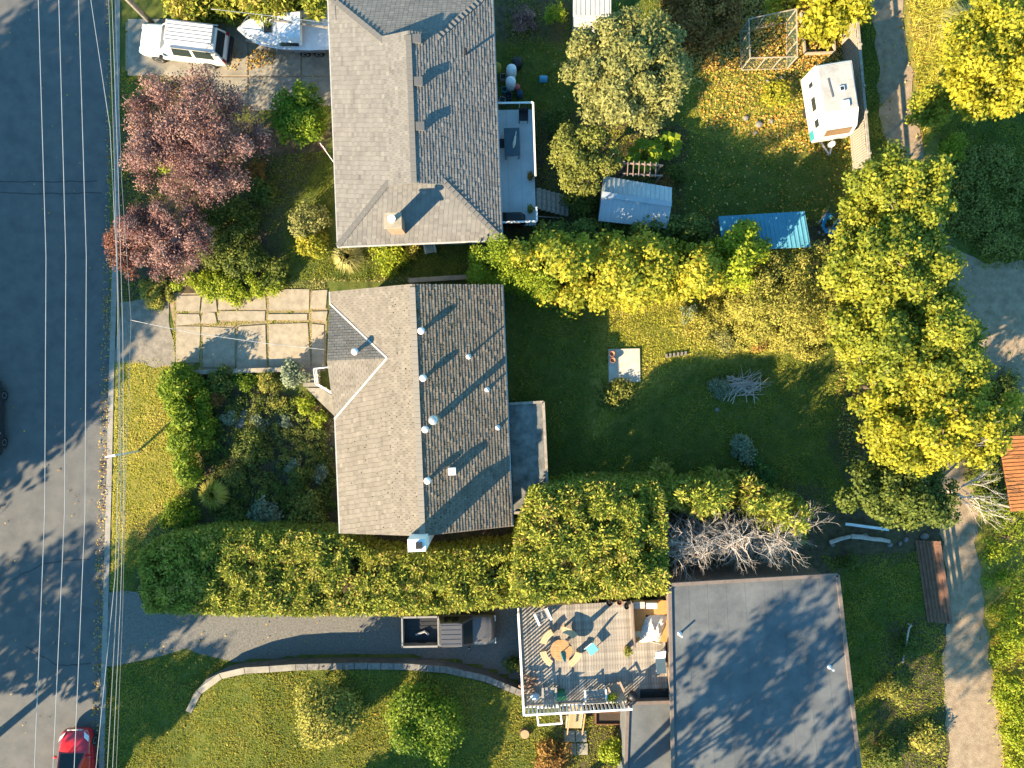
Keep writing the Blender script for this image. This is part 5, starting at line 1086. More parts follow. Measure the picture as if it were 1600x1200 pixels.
def boat():
    q = P(455, 52, 1.0); t = thing('boat', 'white cabin boat with tarp cover on a trailer', 'boat', (q.x, q.y, .55), math.radians(180)); hull = mat('boat_white', (.62, .63, .64), (.5, .51, .53), .4, 3); b = MB()
    def sec(x, w, zk, zs): return [Vector((x, -w, zs)), Vector((x, -w*.85, (zk+zs)/2)), Vector((x, 0, zk)), Vector((x, w*.85, (zk+zs)/2)), Vector((x, w, zs))]
    b.loft([sec(x, w, zk, zs) for x, w, zk, zs in ((2.75, .03, .75, .95), (2.3, .45, .42, .9), (1.6, .82, .2, .85), (.6, 1.02, .08, .8), (-1, 1.08, .05, .78), (-2.7, 1.02, .06, .78))], cap=True); b.build('hull', hull, t, False)
    b = MB(); b.prism([(2.6, 0), (2.2, .42), (1.5, .76), (.35, .94), (.35, -.94), (1.5, -.76), (2.2, -.42)], .86, .93); dk = b.build('foredeck', hull, t); b = MB(); b.box((1.1, 0, .95), (.42, .42, .06)); b.build('hatch', M_GLASS, dk)
    b = MB(); b.loft([[Vector((.6, y, .93)) for y in (-.85, -.4, .4, .85)][::1]+[Vector((.35, y, 1.35)) for y in (.62, .3, -.3, -.62)], [Vector((-.75, y, .93)) for y in (-.92, -.4, .4, .92)]+[Vector((-.75, y, 1.38)) for y in (.7, .3, -.3, -.7)]]); b.build('tarp', mat('tarp_white', (.66, .67, .69), (.45, .47, .50), .7, 2.5, .8, 4), t)
    for s in (-1, 1): quadp('cabin_window', [(.5, s*.93, .96), (-.6, s*.95, .96), (-.6, s*.86, 1.12), (.4, s*.83, 1.12)], M_GLASS, t)
    b = MB(); b.box((-1.75, 0, .45), (1.8, 1.6, .05)); b.build('cockpit_floor', mat('cockpit_dark', (.04, .05, .05)), t); b = MB(); b.box((-2.3, 0, .62), (.5, 1.3, .3)); b.build('engine_box', mat('teal_cover', (.05, .16, .2)), t)
    b = MB(); b.beam((.6, -.2, 1.42), (-2.6, .1, 1.15), .09, .06); b.build('plank', M_WOODW, t)
    for s in (-1, 1):
        b = MB(); b.tube([(2.6, s*.05, 1.0), (2.1, s*.5, 1.25), (1.0, s*.92, 1.22), (.6, s*.95, .95)], .018, 5); b.build('bow_rail', M_CHROME, t)
    q = P(470, 72); u = thing('boat_trailer', 'twin axle boat trailer under the white boat', 'trailer', (q.x, q.y+.35, .03)); b = MB()
    for s in (-.8, .8): b.beam((-2.9, s*.3, .42), (-.5, s, .42), .08, .1); b.beam((-.5, s, .42), (1.6, s, .42), .08, .1)
    for x in (-1.2, .2, 1.4): b.beam((x, -.8, .36), (x, .8, .36), .08, .08)
    fr = b.build('frame', mat('galv_frame', (.4, .4, .4), (.3, .3, .3), .5, 4, metal=.5), u); wheels(u, (.35, 1.1), 1.0, .3, .18)
    for s in (-1, 1): b = MB(); b.box((.72, s*.9, .66), (1.7, .24, .05)); b.build('fender', mat('galv_frame', (.4, .4, .4)), u)
boat()

def caravan():
    q = P(1296, 164, 1.3); t = thing('caravan', 'white camper trailer with dented roof by the board fence', 'caravan', (q.x, q.y, 0), math.radians(9)); body = mat('caravan_white', (.56, .55, .52), (.44, .43, .40), .5, 2.5); w = .93; b = MB()
    prof = [(1.85, .45), (1.85, 2.3), (1.75, 2.45), (-.75, 2.42), (-1.5, 2.0), (-1.75, 1.3), (-1.7, .6), (-1.4, .45)]     # y (north +), z
    b.loft([[Vector((x, y, z)) for y, z in prof] for x in (-w, w)]); sh = b.build('shell', body, t)
    b = MB(); b.prism([(-w+.06, 1.7), (w-.06, 1.7), (w-.06, -.7), (-w+.06, -.7)], 2.45, 2.47); b.build('roof_sheet', mat('aluminium_dull', (.40, .385, .35), (.28, .265, .24), .6, 1.5, .3, 6), t)
    for (x, y, s_) in ((.15, .35, .3), (.25, -.45, .38)):
        b = MB(); b.box((x, y, 2.52), (s_, s_, .1), taper=.9); o = b.build('roof_hatch', M_WHITEMET, t)
    b = MB(); b.box((.15, .35, 2.575), (.18, .18, .02)); b.build('hatch_glass', M_GLASS, o)
    b = MB(); b.beam((-.45, 1.0, 2.49), (-.35, .0, 2.49), .07, .03); b.build('roof_tear', mat('tar_patch', (.1, .1, .11)), t)
    for y0, y1 in ((1.25, 1.0), (.45, -.25), (-.75, -1.15)): quadp('side_window', [(-w-.012, y0, 1.3), (-w-.012, y1, 1.3), (-w-.012, y1, 1.75), (-w-.012, y0, 1.75)], M_GLASS, t)
    quadp('front_window', [(-.7, -1.68, 1.5), (.7, -1.68, 1.5), (.7, -1.52, 1.95), (-.7, -1.52, 1.95)], mat('brown_glass', (.2, .13, .07), (.15, .09, .05), .2), t, (0, -.03, .01))
    b = MB(); b.box((-w-.012, -1.35, .75), (.02, .5, .5)); b.build('teal_stripe', mat('teal_stripe', (.03, .22, .24)), t)
    for x in (-w, w): b = MB(); b.lathe([(.28, -.1), (.3, 0), (.28, .1)], n=14); o = b.build('wheel', M_RUBBER, t); o.location = (x*.88, .1, .3); o.rotation_euler = (0, math.pi/2, 0)
    b = MB(); b.beam((-.45, -1.5, .42), (0, -2.45, .42), .08, .08); b.beam((.45, -1.5, .42), (0, -2.45, .42), .08, .08); b.build('drawbar', mat('galv_frame', (.4, .4, .4)), t)
    b = MB(); b.lathe([(.14, .45), (.15, .5), (.15, .85), (.06, .95)], (.1, -1.95, 0), 10); b.build('gas_bottle', M_WHITEMET, t)
caravan()

# ---------------------------------------------------------------- outbuildings, fence, frames
def metal_shed():
    z = 2.0; cr = [P(943, 275, z), P(1050, 293, z), P(1043, 357, z), P(935, 345, z)]; c = sum(cr, Vector())/4; t = thing('metal_shed', 'grey ribbed metal shed with ridge roof in the back garden', 'shed', (c.x, c.y, 0)); L_ = [v-Vector((c.x, c.y, 0)) for v in cr]
    b = MB(); b.prism([(v.x*.93, v.y*.9) for v in L_], 0, z); b.build('wall', mat('shed_wall', (.3, .33, .35), (.24, .27, .29), .6, 4), t); m = mat('shed_metal', (.42, .45, .47), (.33, .36, .38), .45, 1.5, metal=.3)
    r0 = (L_[0]+L_[3])/2+Vector((0, .1, .42)); r1 = (L_[1]+L_[2])/2+Vector((0, .1, .42)); b = MB(); b.add([L_[3], L_[2], r1, r0], [(0, 1, 2, 3)]); b.add([L_[0], r0, r1, L_[1]], [(0, 1, 2, 3)]); b.add([L_[0], L_[3], r0], [(0, 1, 2)]); b.add([L_[1], r1, L_[2]], [(0, 1, 2)]); r = b.build('roof', m, t)
    for k in range(15):
        f = (k+.5)/15; e0, e1 = L_[3].lerp(L_[2], f), L_[0].lerp(L_[1], f); tp = r0.lerp(r1, f)
        for e in (e0, e1): b = MB(); b.beam(e+Vector((0, 0, .015)), tp+Vector((0, 0, .012)), .045, .035); b.build('rib', m, r)
    b = MB(); b.beam(r0+Vector((0, 0, .03)), r1+Vector((0, 0, .03)), .3, .03); b.build('ridge_cap', m, r)
metal_shed()
def lean_to():
    z = 2.1; cr = [P(1123, 338, z), P(1257, 330, z), P(1267, 386, z-.25), P(1130, 392, z-.25)]; c = sum(cr, Vector())/4; t = thing('lean_to', 'blue corrugated metal lean-to roof behind the thicket', 'shed', (c.x, c.y, 0)); L_ = [v-Vector((c.x, c.y, 0)) for v in cr]
    for v in L_: box_obj('post', (v.x*.95, v.y*.9, (v.z-.1)/2), (.1, .1, v.z-.1), M_WOODW, t)
    m = mat('blue_metal', (.10, .30, .40), (.075, .24, .33), .4, 1.2, metal=.2); b = MB(); b.add([v for v in L_]+[v-Vector((0, 0, .05)) for v in L_], [(3, 2, 1, 0), (4, 5, 6, 7), (0, 1, 5, 4), (1, 2, 6, 5), (2, 3, 7, 6), (3, 0, 4, 7)]); r = b.build('roof', m, t)
    for k in range(20): a = L_[0].lerp(L_[1], (k+.5)/20); e = L_[3].lerp(L_[2], (k+.5)/20); b = MB(); b.beam(a+Vector((0, 0, .015)), e+Vector((0, 0, .015)), .05, .035); b.build('rib', m, r)
lean_to()
def orange_roof():
    z = 2.2; cr = [P(1560, 682, z), P(1680, 676, z), P(1690, 790, z-.3), P(1580, 800, z-.3)]; c = sum(cr, Vector())/4; t = thing('slatted_roof', 'orange brown slatted timber roof beyond the lane', 'shed', (c.x, c.y, 0)); L_ = [v-Vector((c.x, c.y, 0)) for v in cr]
    for v in L_: box_obj('post', (v.x*.93, v.y*.9, (v.z-.1)/2), (.1, .1, v.z-.1), M_WOODW, t)
    m = mat('cedar_slats', (.42, .17, .05), (.30, .11, .035), .6, 3); n = 20; b0 = MB(); b0.add([v-Vector((0, 0, .08)) for v in L_], [(3, 2, 1, 0)]); b0.build('roof_base', mat('slat_gap', (.1, .04, .02)), t)
    for k in range(n): a = L_[0].lerp(L_[3], (k+.5)/n); e = L_[1].lerp(L_[2], (k+.5)/n); b = MB(); b.beam(a, e, .16, .04); b.build('slat', m, t)
orange_roof()
def small_shed():
    z = 2.1; c = P(925, -2, z); t = thing('white_shed', 'small white roofed shed at the back of the garden', 'shed', (c.x, c.y, 0)); b = MB(); b.box((0, 0, z/2), (1.7, 1.6, z)); b.build('wall', M_WALL, t); b = MB(); b.box((0, 0, z+.04), (2.0, 1.9, .08)); r = b.build('roof', mat('pale_felt', (.42, .41, .39), (.33, .32, .30), .8, 3), t)
    for k in range(8): b = MB(); b.box((-.88+k*.25, 0, z+.09), (.03, 1.88, .02)); b.build('batten', mat('pale_felt', (.42, .41, .39)), r)
small_shed()
def fence():
    pts = [P(1309, -40), P(1312, 33), P(1326, 195), P(1337, 330)]; c = pts[1]; t = thing('board_fence', 'weathered board fence with rails along the dirt lane', 'fence', (c.x, c.y, 0)); bd = MB(); bd.box((0, 0, .85), (.105, .025, 1.6)); src = None; g = random.Random(4)
    for a, e in zip(pts[:-1], pts[1:]):
        a, e = a-c, e-c; d = e-a; Lr = d.length; u = d.normalized(); an = math.atan2(u.y, u.x); s = Vector((-u.y, u.x, 0))*.05
        for z in (.35, 1.78): b = MB(); b.beam(a+Vector((0, 0, z))+s, e+Vector((0, 0, z))+s, .06 if z < 1 else .13, .09); b.build('rail', M_WOODW, t)
        for k in range(int(Lr/2.2)+1): q = a+u*min(k*2.2, Lr); box_obj('post', (q.x+s.x*1.6, q.y+s.y*1.6, .95), (.11, .11, 1.9), M_WOODW, t, an)
        for k in range(int(Lr/.135)):
            q = a+u*(k+.5)*.135; q.z = g.uniform(-.03, .03)
            if src is None: src = bd.build('board', M_WOODW, t); src.location = q; src.rotation_euler = (0, 0, an)
            else: inst(src, t, q, an)
fence()
def pen():
    c = P(1200, 62); t = thing('garden_pen', 'pale timber framed wire pen on the leaf strewn bed', 'pen', (c.x, c.y, 0)); m = mat('pen_timber', (.36, .30, .22), (.27, .22, .16), .8, 5); z = 1.5
    lo = [P(x, y)-c for x, y in ((1156, 51), (1228, 36), (1229, 108), (1158, 110))]
    for i in range(4):
        a, e = lo[i], lo[(i+1) % 4]; box_obj('post', (a.x, a.y, z/2), (.05, .05, z), m, t)
        for zz in (.06, z): b = MB(); b.beam(a+Vector((0, 0, zz)), e+Vector((0, 0, zz)), .045, .045); b.build('rail', m, t)
        for k in (1, 2): q = a.lerp(e, k/3); box_obj('stud', (q.x, q.y, z/2), (.045, .045, z-.1), m, t)
        w = MB()
        for k in range(1, 14): w.tube([a+Vector((0, 0, z*k/14)), e+Vector((0, 0, z*k/14))], .004, 3, cap=False)
        for k in range(1, 20): q = a.lerp(e, k/20); w.tube([q, q+Vector((0, 0, z))], .004, 3, cap=False)
        w.build('wire_mesh', mat('wire_green', (.12, .2, .15)), t)['kind'] = 'stuff'
    c = P(1275, 60); t = thing('raised_bed', 'timber edged raised bed full of fallen leaves', 'garden bed', (c.x, c.y, 0))
    q = [P(x, y)-c for x, y in ((1250, 22), (1298, 20), (1302, 84), (1256, 86))]
    for i in range(4): b = MB(); b.beam(q[i]+Vector((0, 0, .12)), q[(i+1) % 4]+Vector((0, 0, .12)), .09, .24); b.build('edge_board', m, t)
pen()
def trellis():
    c = P(1000, 266, 1.6); t = thing('trellis', 'wooden ladder trellis behind the metal shed', 'trellis', (c.x, c.y, 0), math.radians(-3)); m = mat('trellis_wood', (.30, .22, .18), (.22, .16, .13), .8, 5)
    for y in (-.28, .28): b = MB(); b.beam((-.95, y, 1.75), (1.2, y, 1.75), .07, .1); b.build('beam', m, t)
    for k in range(6): b = MB(); b.beam((-.7+k*.3, -.4, 1.83), (-.7+k*.3, .4, 1.83), .04, .06); b.build('slat', m, t)
    for x in (-.85, 1.1):
        for y in (-.28, .28): box_obj('post', (x, y, .85), (.08, .08, 1.7), m, t)
trellis()

# ---------------------------------------------------------------- upper house deck and the things on it
ZA = 1.3
def deck_upper():
    c = P(808, 262, ZA); t = thing('deck', 'grey boarded deck with rails behind the grey house', 'deck', (c.x, c.y, 0)); m = mat('grey_deck', (.50, .53, .54), (.42, .45, .46), .7, 2)
    q = [P(x, y, ZA)-c for x, y in ((770, 172), (832, 171), (838, 352), (776, 354))]
    b = MB(); b.prism([(v.x, v.y) for v in q], ZA-.2, ZA-.02); b.build('joists', mat('joist_dark', (.06, .045, .03)), t)
    n = 3
    for k in range(n):
        f0, f1 = k/n+.002, (k+1)/n-.002; b = MB(); b.prism([tuple(q[0].lerp(q[1], f)[:2]) for f in (f0, f1)]+[tuple(q[3].lerp(q[2], f)[:2]) for f in (f1, f0)], ZA-.02, ZA); b.build('deck_panel', m, t)
    for i, (a, e) in enumerate(((q[0], q[1]), (q[1], q[1].lerp(q[2], .62)), (q[2].lerp(q[1], .12), q[2]), (q[2], q[3]))):
        a = Vector((a.x, a.y, ZA)); e = Vector((e.x, e.y, ZA)); b = MB(); b.beam(a+Vector((0, 0, .95)), e+Vector((0, 0, .95)), .09, .05); b.build('top_rail', M_WHITE, t)
        k_ = int((e-a).length/.14)
        for k in range(k_+1): v = a.lerp(e, k/max(k_, 1)); box_obj('baluster', (v.x, v.y, ZA+.47), (.03, .03, .92), M_BLACK if k % 10 else M_WHITE, t)
    for v in q: box_obj('post', (v.x*.95, v.y*.97, (ZA-.2)/2), (.1, .1, ZA-.2), M_WOODW, t)
    for k in range(7):
        v = P(842+k*7.5, 309+k*.8, ZA)-c; box_obj('stair_tread', (v.x, v.y, ZA-.17-k*.16), (.26, 1.15, .04), M_WOODW, t)
    for yy in (290, 329): b = MB(); a = P(838, yy, ZA+.9)-c; e = P(893, yy+4, .9)-c; b.beam(a, e, .06, .07); b.build('stair_rail', M_WOODW, t)
deck_upper()
def on_upper_deck():
    q = P(800, 222, ZA+.7); t = thing('patio_table', 'dark rectangular patio table on the grey deck', 'table', (q.x, q.y, ZA), math.radians(2)); m = mat('dark_table', (.06, .09, .11), (.05, .075, .09), .4, 3); b = MB(); b.box((0, 0, .7), (.82, 1.5, .04)); b.build('tabletop', m, t)
    for x in (-.35, .35):
        for y in (-.68, .68): box_obj('leg', (x, y, .34), (.05, .05, .68), M_BLACK, t)
    u = thing('parasol', 'closed cream parasol lying on the patio table', 'parasol', (q.x+.12, q.y-.05, ZA+.76), math.radians(80)); b = MB(); b.tube([(-.3, 0, 0), (-.1, 0, .02), (.35, 0, .02)], [.03, .09, .05], 8); b.build('canopy', mat('cream_cloth', (.6, .55, .45)), u); b = MB(); b.tube([(.3, 0, .02), (.6, 0, .02)], .02, 6); b.build('pole', M_WHITEMET, u)
    q = P(803, 342, ZA+.5); t = thing('barbecue', 'barbecue under a black cover at the end of the grey deck', 'barbecue', (q.x, q.y, ZA)); b = MB(); b.loft([[Vector((x*k, y*k, z)) for x, y in ((-.65, -.3), (.4, -.32), (.62, -.2), (.62, .2), (.4, .32), (-.65, .3))] for k, z in ((1, .02), (.98, .6), (.85, .9), (.6, 1.0))]); b.build('cover', M_BLACK, t, False)
    b = MB(); b.box((.1, 0, 1.0), (.5, .03, .03)); b.build('handle', M_BLACK, t)
    for px, py, lab in ((829, 275, 'rust leaved potted plant by the deck stairs'), (829, 326, 'potted plant with yellow leaves at the deck corner')):
        q = P(px, py, ZA+.4); t = thing('potted_plant', lab, 'potted plant', (q.x, q.y, ZA)); b = MB(); b.lathe([(.11, 0), (.17, .3), (.15, .3)], n=12); b.build('pot', mat('terracotta', (.34, .15, .08)), t); bl = crown_blobs((0, 0, .45), (.2, .2, .15), 8, .12, int(px)); V, vals = blob_leaves(bl, 260, .1, .06, 'broad', .5, 2); npmesh('foliage', V, 4, FM['rust' if py < 300 else 'oliveb'], t, vals)
    for px, py, lab in ((818, 182, 'folding chair at the top end of the grey deck'), (784, 224, 'chair pulled up to the dark patio table')):
        q = P(px, py, ZA+.45); t = thing('patio_chair', lab, 'chair', (q.x, q.y, ZA), math.radians(90 if px < 800 else 0)); b = MB(); b.box((0, 0, .43), (.5, .45, .04)); b.build('seat', M_BLACK, t); b = MB(); b.box((0, .24, .7), (.5, .04, .5)); b.build('backrest', M_BLACK, t)
        for x in (-.22, .22):
            for y in (-.2, .2): box_obj('leg', (x, y, .21), (.03, .03, .42), M_BLACK, t)
on_upper_deck()
def drum(lab, px, py, r, h, m, lid=None, z=0.0, tip=False, name='barrel'):
    q = P(px, py, z+h*.8); t = thing(name, lab, 'barrel' if name == 'barrel' else name, (q.x, q.y, z)); b = MB(); b.lathe([(r*.93, 0), (r, h*.1), (r*1.02, h*.33), (r*.98, h*.36), (r*1.02, h*.66), (r*.98, h*.7), (r, h*.93), (r*.9, h)], n=18); b.build('drum', m, t, True)
    b = MB(); b.lathe([(r*.86, h+.002), (r*.86, h+.03), (r*.2, h+.035)], n=18); b.build('lid', lid or m, t, True)
    if tip: t.rotation_euler = (math.pi/2, 0, math.pi/2); t.location.z = z+r
    return t
PW = mat('white_plastic', (.66, .70, .72), (.58, .62, .64), .5, 3)
drum('white plastic rain barrel furthest from the blue deck', 799, 109, .28, .85, PW); drum('white plastic rain barrel beside the red bucket', 798, 128, .28, .85, PW)
drum('yellow tub against the grey eave', 776, 105, .26, .5, mat('yellow_plastic', (.42, .33, .03), (.3, .22, .02), .5, 3), mat('yellow_inside', (.26, .19, .02)), name='tub'); drum('red bucket beside the white barrels', 808, 136, .17, .35, mat('red_plastic', (.45, .10, .08), (.38, .08, .06), .5, 3), name='bucket')
drum('blue tub lying on its side on the shaded lawn', 843, 122, .2, .42, mat('blue_plastic', (.08, .28, .42), (.06, .23, .35), .5, 3), tip=True, name='tub'); drum('dark blue bin in the clutter by the deck', 812, 146, .2, .4, mat('navy_plastic', (.03, .06, .1)), name='bin'); drum('black compost bin behind the white barrels', 808, 97, .3, .5, M_BLACK, name='bin')
for i, (px, py, s, m, lab) in enumerate(((786, 120, .3, M_WOODW, 'wooden crate in the clutter below the grey eave'), (788, 140, .26, mat('teal_plastic', (.04, .24, .25)), 'teal crate in the clutter below the grey eave'), (794, 150, .34, mat('navy_plastic', (.03, .06, .1)), 'navy crate near the end of the deck'), (785, 156, .3, mat('bag_grey', (.3, .3, .3)), 'grey box near the end of the deck'))):
    q = P(px, py, .3); t = thing('crate', lab, 'crate', (q.x, q.y, 0), rnd.uniform(-.4, .4)); b = MB()
    for sx in (-1, 1): b.box((sx*s*.5, 0, .18), (.03, s, .36)); b.box((0, sx*s*.5, .18), (s-.031, .03, .36))
    b.box((0, 0, .02), (s-.04, s-.04, .03)); b.build('crate_body', m, t)['kind'] = 'stuff'
    b = MB(); b.box((0, 0, .2), (s*.7, s*.6, .2), taper=.8); b.build('contents', M_BLACK, t)
def garden_chair():
    q = P(672, 388, .4); t = thing('garden_chair', 'pale green slatted chair below the grey eave', 'chair', (q.x, q.y, 0), math.radians(10)); m = mat('pale_green_paint', (.30, .38, .34), (.24, .31, .28), .6, 3)
    for k in range(5): b = MB(); b.box((-.2+k*.1, 0, .36), (.08, .5, .025)); b.build('seat_slat', m, t); b = MB(); b.beam((-.2+k*.1, .25, .38), (-.24+k*.12, .42, .95), .08, .02); b.build('back_slat', m, t)
    for x in (-.28, .28): box_obj('arm', (x, 0, .56), (.09, .6, .025), m, t); [box_obj('leg', (x, y, .27), (.05, .07, .54), m, t) for y in (-.22, .22)]
garden_chair()
def flag():
    q = P(519, 250, 2.6); t = thing('flag', 'small red and white flag on a pole below the grey eave', 'flag', (q.x, q.y, 2.5), math.radians(125)); b = MB(); b.tube([(-.2, 0, 0), (.9, 0, .55)], .018, 6); b.build('pole', M_WHITE, t); b = MB(); n = 6; pts = []
    for i in range(n+1): pts += [Vector((.5+i*.07, .04*math.sin(i*1.5), .32+i*.035)), Vector((.5+i*.07, .05*math.sin(i*1.5+.6), -.12+i*.035))]
    b.add(pts, [(2*i, 2*i+1, 2*i+3, 2*i+2) for i in range(n)]); me = b.build('cloth', [mat('flag_red', (.5, .03, .05)), mat('flag_white', (.75, .72, .72))], t)
    for i, p_ in enumerate(me.data.polygons): p_.material_index = 1 if i in (2, 3) else 0
flag()

# ---------------------------------------------------------------- things on the wooden deck
def on_lower_deck():
    q = P(877, 1016, ZD+.72); t = thing('round_table', 'round teak table with a closed teal parasol', 'table', (q.x, q.y, ZD)); cx, cy = q.x, q.y
    for k in range(9):
        y0 = -.54+k*.12; y1 = y0+.114; f = lambda y: math.sqrt(max(.56**2-y*y, .01)); b = MB(); b.prism([(-f(y0), y0), (f(y0), y0), (f((y0+y1)/2), (y0+y1)/2), (f(y1), y1), (-f(y1), y1), (-f((y0+y1)/2), (y0+y1)/2)], .69, .73); b.build('slat', M_WOODT, t)
    b = MB(); b.lathe([(.3, 0), (.06, .06), (.06, .69)], n=10); b.build('pedestal', M_WOODT, t)
    u = thing('parasol', 'closed teal parasol standing in the round table', 'parasol', (q.x+.08, q.y-.05, ZD)); b = MB(); b.tube([(0, 0, .0), (0, 0, 2.1)], .025, 8); b.build('pole', M_WHITEMET, u); b = MB(); b.lathe([(.05, .95), (.15, 1.0), (.12, 1.5), (.05, 2.05), (.02, 2.15)], n=10); b.build('canopy', mat('teal_cloth', (.05, .19, .2), (.035, .14, .15), .8, 5), u)
    tan = mat('tan_bench', (.55, .40, .23), (.46, .32, .17), .6, 4)
    for i, (an, lab) in enumerate(((142, 'curved tan bench on the hedge side of the round table'), (215, 'curved tan bench on the railing side of the round table'), (322, 'curved tan bench facing the stairs side of the round table'), (62, 'curved bench in the shadow of the round table'))):
        a0 = math.radians(an); v = thing('curved_bench', lab, 'bench', (cx, cy, ZD)); R1, R2 = .78, 1.12
        for k in range(3):
            r0, r1 = R1+(R2-R1)*k/3+.006, R1+(R2-R1)*(k+1)/3-.006; b = MB(); pts = [(r0*math.cos(a0+s), r0*math.sin(a0+s)) for s in np.linspace(-.42, .42, 7)]+[(r1*math.cos(a0+s), r1*math.sin(a0+s)) for s in np.linspace(.42, -.42, 7)]; b.prism(pts, .41, .45); b.build('seat_slat', tan, v)
        for s in (-.32, .32): box_obj('leg', (.95*math.cos(a0+s), .95*math.sin(a0+s), .205), (.06, .24, .41), tan, v, a0+math.pi/2)
    def adirondack(lab, px, py, rz, m):
        q = P(px, py, ZD+.35); t = thing('slatted_armchair', lab, 'chair', (q.x, q.y, ZD), math.radians(rz))
        for k in range(5): b = MB(); b.box((-.22+k*.11, 0, .34), (.095, .52, .025)); b.build('seat_slat', m, t); b = MB(); b.beam((-.2+k*.1, .24, .34), (-.26+k*.13, .5, .98), .1, .02); b.build('back_slat', m, t)
        for x in (-.34, .34): box_obj('arm', (x, 0, .56), (.11, .66, .03), M_WHITE if 'white' in lab else m, t); [box_obj('leg', (x, y, .27), (.04, .09, .55), m, t) for y in (-.24, .24)]
    grey = mat('grey_chair', (.30, .27, .24), (.22, .2, .18), .8, 5)
    adirondack('grey slatted armchair backed against the lower railing', 858, 1082, 180, grey); adirondack('slatted armchair with white arms at the hedge corner of the deck', 848, 962, 25, grey); adirondack('tan armchair near the black kettle barbecue', 962, 1076, 205, mat('tan_chair', (.36, .27, .19), (.28, .2, .14), .7, 4))
    q = P(930, 1084, ZD+.4); t = thing('deck_bench', 'long bench with white arms along the lower railing', 'bench', (q.x, q.y, ZD), math.radians(3)); 
    for k in range(4): box_obj('seat_slat', (0, -.18+k*.12, .42), (1.0, .1, .03), grey, t)
    for k in range(3): box_obj('back_slat', (0, -.3, .55+k*.13), (1.0, .03, .1), grey, t)
    for x in (-.54, .54): box_obj('arm', (x, 0, .6), (.09, .56, .04), M_WHITE, t); [box_obj('leg', (x, y, .29), (.06, .06, .58), M_WHITE, t) for y in (-.24, .24)]
    q = P(925, 1014, ZD+.4); t = thing('deck_chair', 'pale deck chair with turquoise seat beside the round table', 'chair', (q.x, q.y, ZD), math.radians(40)); tq = mat('turquoise_cloth', (.12, .42, .52), (.1, .36, .45), .7, 4)
    b = MB(); b.box((0, 0, .4), (.5, .48, .05)); b.build('seat', tq, t); b = MB(); b.beam((0, .24, .42), (0, .42, .9), .5, .04); b.build('backrest', mat('pale_cloth', (.66, .67, .66)), t)
    for x in (-.24, .24): [box_obj('leg', (x, y, .2), (.03, .03, .4), M_WHITEMET, t) for y in (-.2, .2)]
    for px, py, r, m, lab in ((952, 942, .17, M_BLACK, 'black plant pot at the hedge edge of the deck'), (968, 941, .16, mat('terracotta', (.34, .15, .08)), 'terracotta pot at the hedge edge of the deck'), (979, 948, .14, M_BLACK, 'small dark pot beside the ochre floor')):
        q = P(px, py, ZD+.3); t = thing('plant_pot', lab, 'pot', (q.x, q.y, ZD)); b = MB(); b.lathe([(r*.7, 0), (r, .34), (r*.85, .34), (r*.8, .26)], n=12); b.build('pot', m, t, True); b = MB(); b.lathe([(r*.8, .26), (.01, .3)], n=10); b.build('soil', mat('potting_soil', (.05, .035, .025)), t)
    for px, py, m, lab in ((981, 1017, 'oliveb', 'potted plant with yellow green leaves against the divider'), (957, 1089, 'lime', 'leafy potted plant between bench and armchair')):
        q = P(px, py, ZD+.45); t = thing('potted_plant', lab, 'potted plant', (q.x, q.y, ZD)); b = MB(); b.lathe([(.12, 0), (.17, .3), (.15, .3)], n=12); b.build('pot', mat('terracotta', (.34, .15, .08)), t); bl = crown_blobs((0, 0, .5), (.22, .22, .18), 8, .13, int(px)); V, vals = blob_leaves(bl, 300, .11, .06, 'broad', .5, 3); npmesh('foliage', V, 4, FM[m], t, vals)
    q = P(875, 1086, ZD+.25); t = thing('storage_box', 'dark green storage box by the lower railing', 'box', (q.x, q.y, ZD), math.radians(5)); gm = mat('green_plastic', (.03, .14, .06), (.025, .11, .05), .5, 3); b = MB(); b.box((0, 0, .2), (.55, .4, .4), taper=.95); b.build('body', gm, t); b = MB(); b.box((0, 0, .43), (.6, .44, .05)); b.build('lid', gm, t)
    q = P(987, 1083, ZD+.4); t = thing('kettle_barbecue', 'round black kettle barbecue by the skylight', 'barbecue', (q.x, q.y, ZD)); b = MB(); b.lathe([(.05, .5), (.22, .6), (.26, .74), (.2, .9), (.04, .97)], n=16); b.build('kettle', M_BLACK, t, True)
    for k in range(3): a = k*2.1; b = MB(); b.beam((.1*math.cos(a), .1*math.sin(a), .55), (.28*math.cos(a), .28*math.sin(a), 0), .03, .03); b.build('leg', M_CHROME, t)
    q = P(826, 1072, ZD+.3); t = thing('firewood_heap', 'heap of split firewood and a white sack in the deck corner', 'firewood', (q.x, q.y, ZD)); g = random.Random(6)
    for k in range(26): p_ = Vector((g.uniform(-.35, .35), g.uniform(-.5, .5), .06+.012*k)); an = g.uniform(-.6, .6); d = Vector((math.cos(an), math.sin(an), g.uniform(-.1, .1)))*.2; b = MB(); b.tube([p_-d, p_+d], g.uniform(.035, .06), 5); b.build('log', mat('split_wood', (.36, .22, .14), (.25, .14, .09), .9, 6), t)
    q = P(836, 1090, ZD+.3); t = thing('sack', 'crumpled white and blue sack beside the firewood', 'sack', (q.x, q.y, ZD)); b = MB(); b.loft([[Vector((r*math.cos(a)*(1+.15*math.sin(3*a)), r*.8*math.sin(a), z)) for a in np.linspace(0, 5.6, 9)] for r, z in ((.2, .0), (.27, .15), (.22, .32), (.06, .42))]); b.build('sack_body', mat('sack_blue', (.5, .58, .64), (.25, .38, .5), .6, 5), t, True); b = MB(); b.lathe([(.06, .4), (.03, .46), (.07, .52)], n=7); b.build('tied_neck', M_WHITE, t)
    q = P(1022, 984, ZD+.3); t = thing('tarp', 'crumpled white tarp by the ochre floor', 'tarp', (q.x, q.y, ZD)); g = random.Random(9); n = 9; vs = []
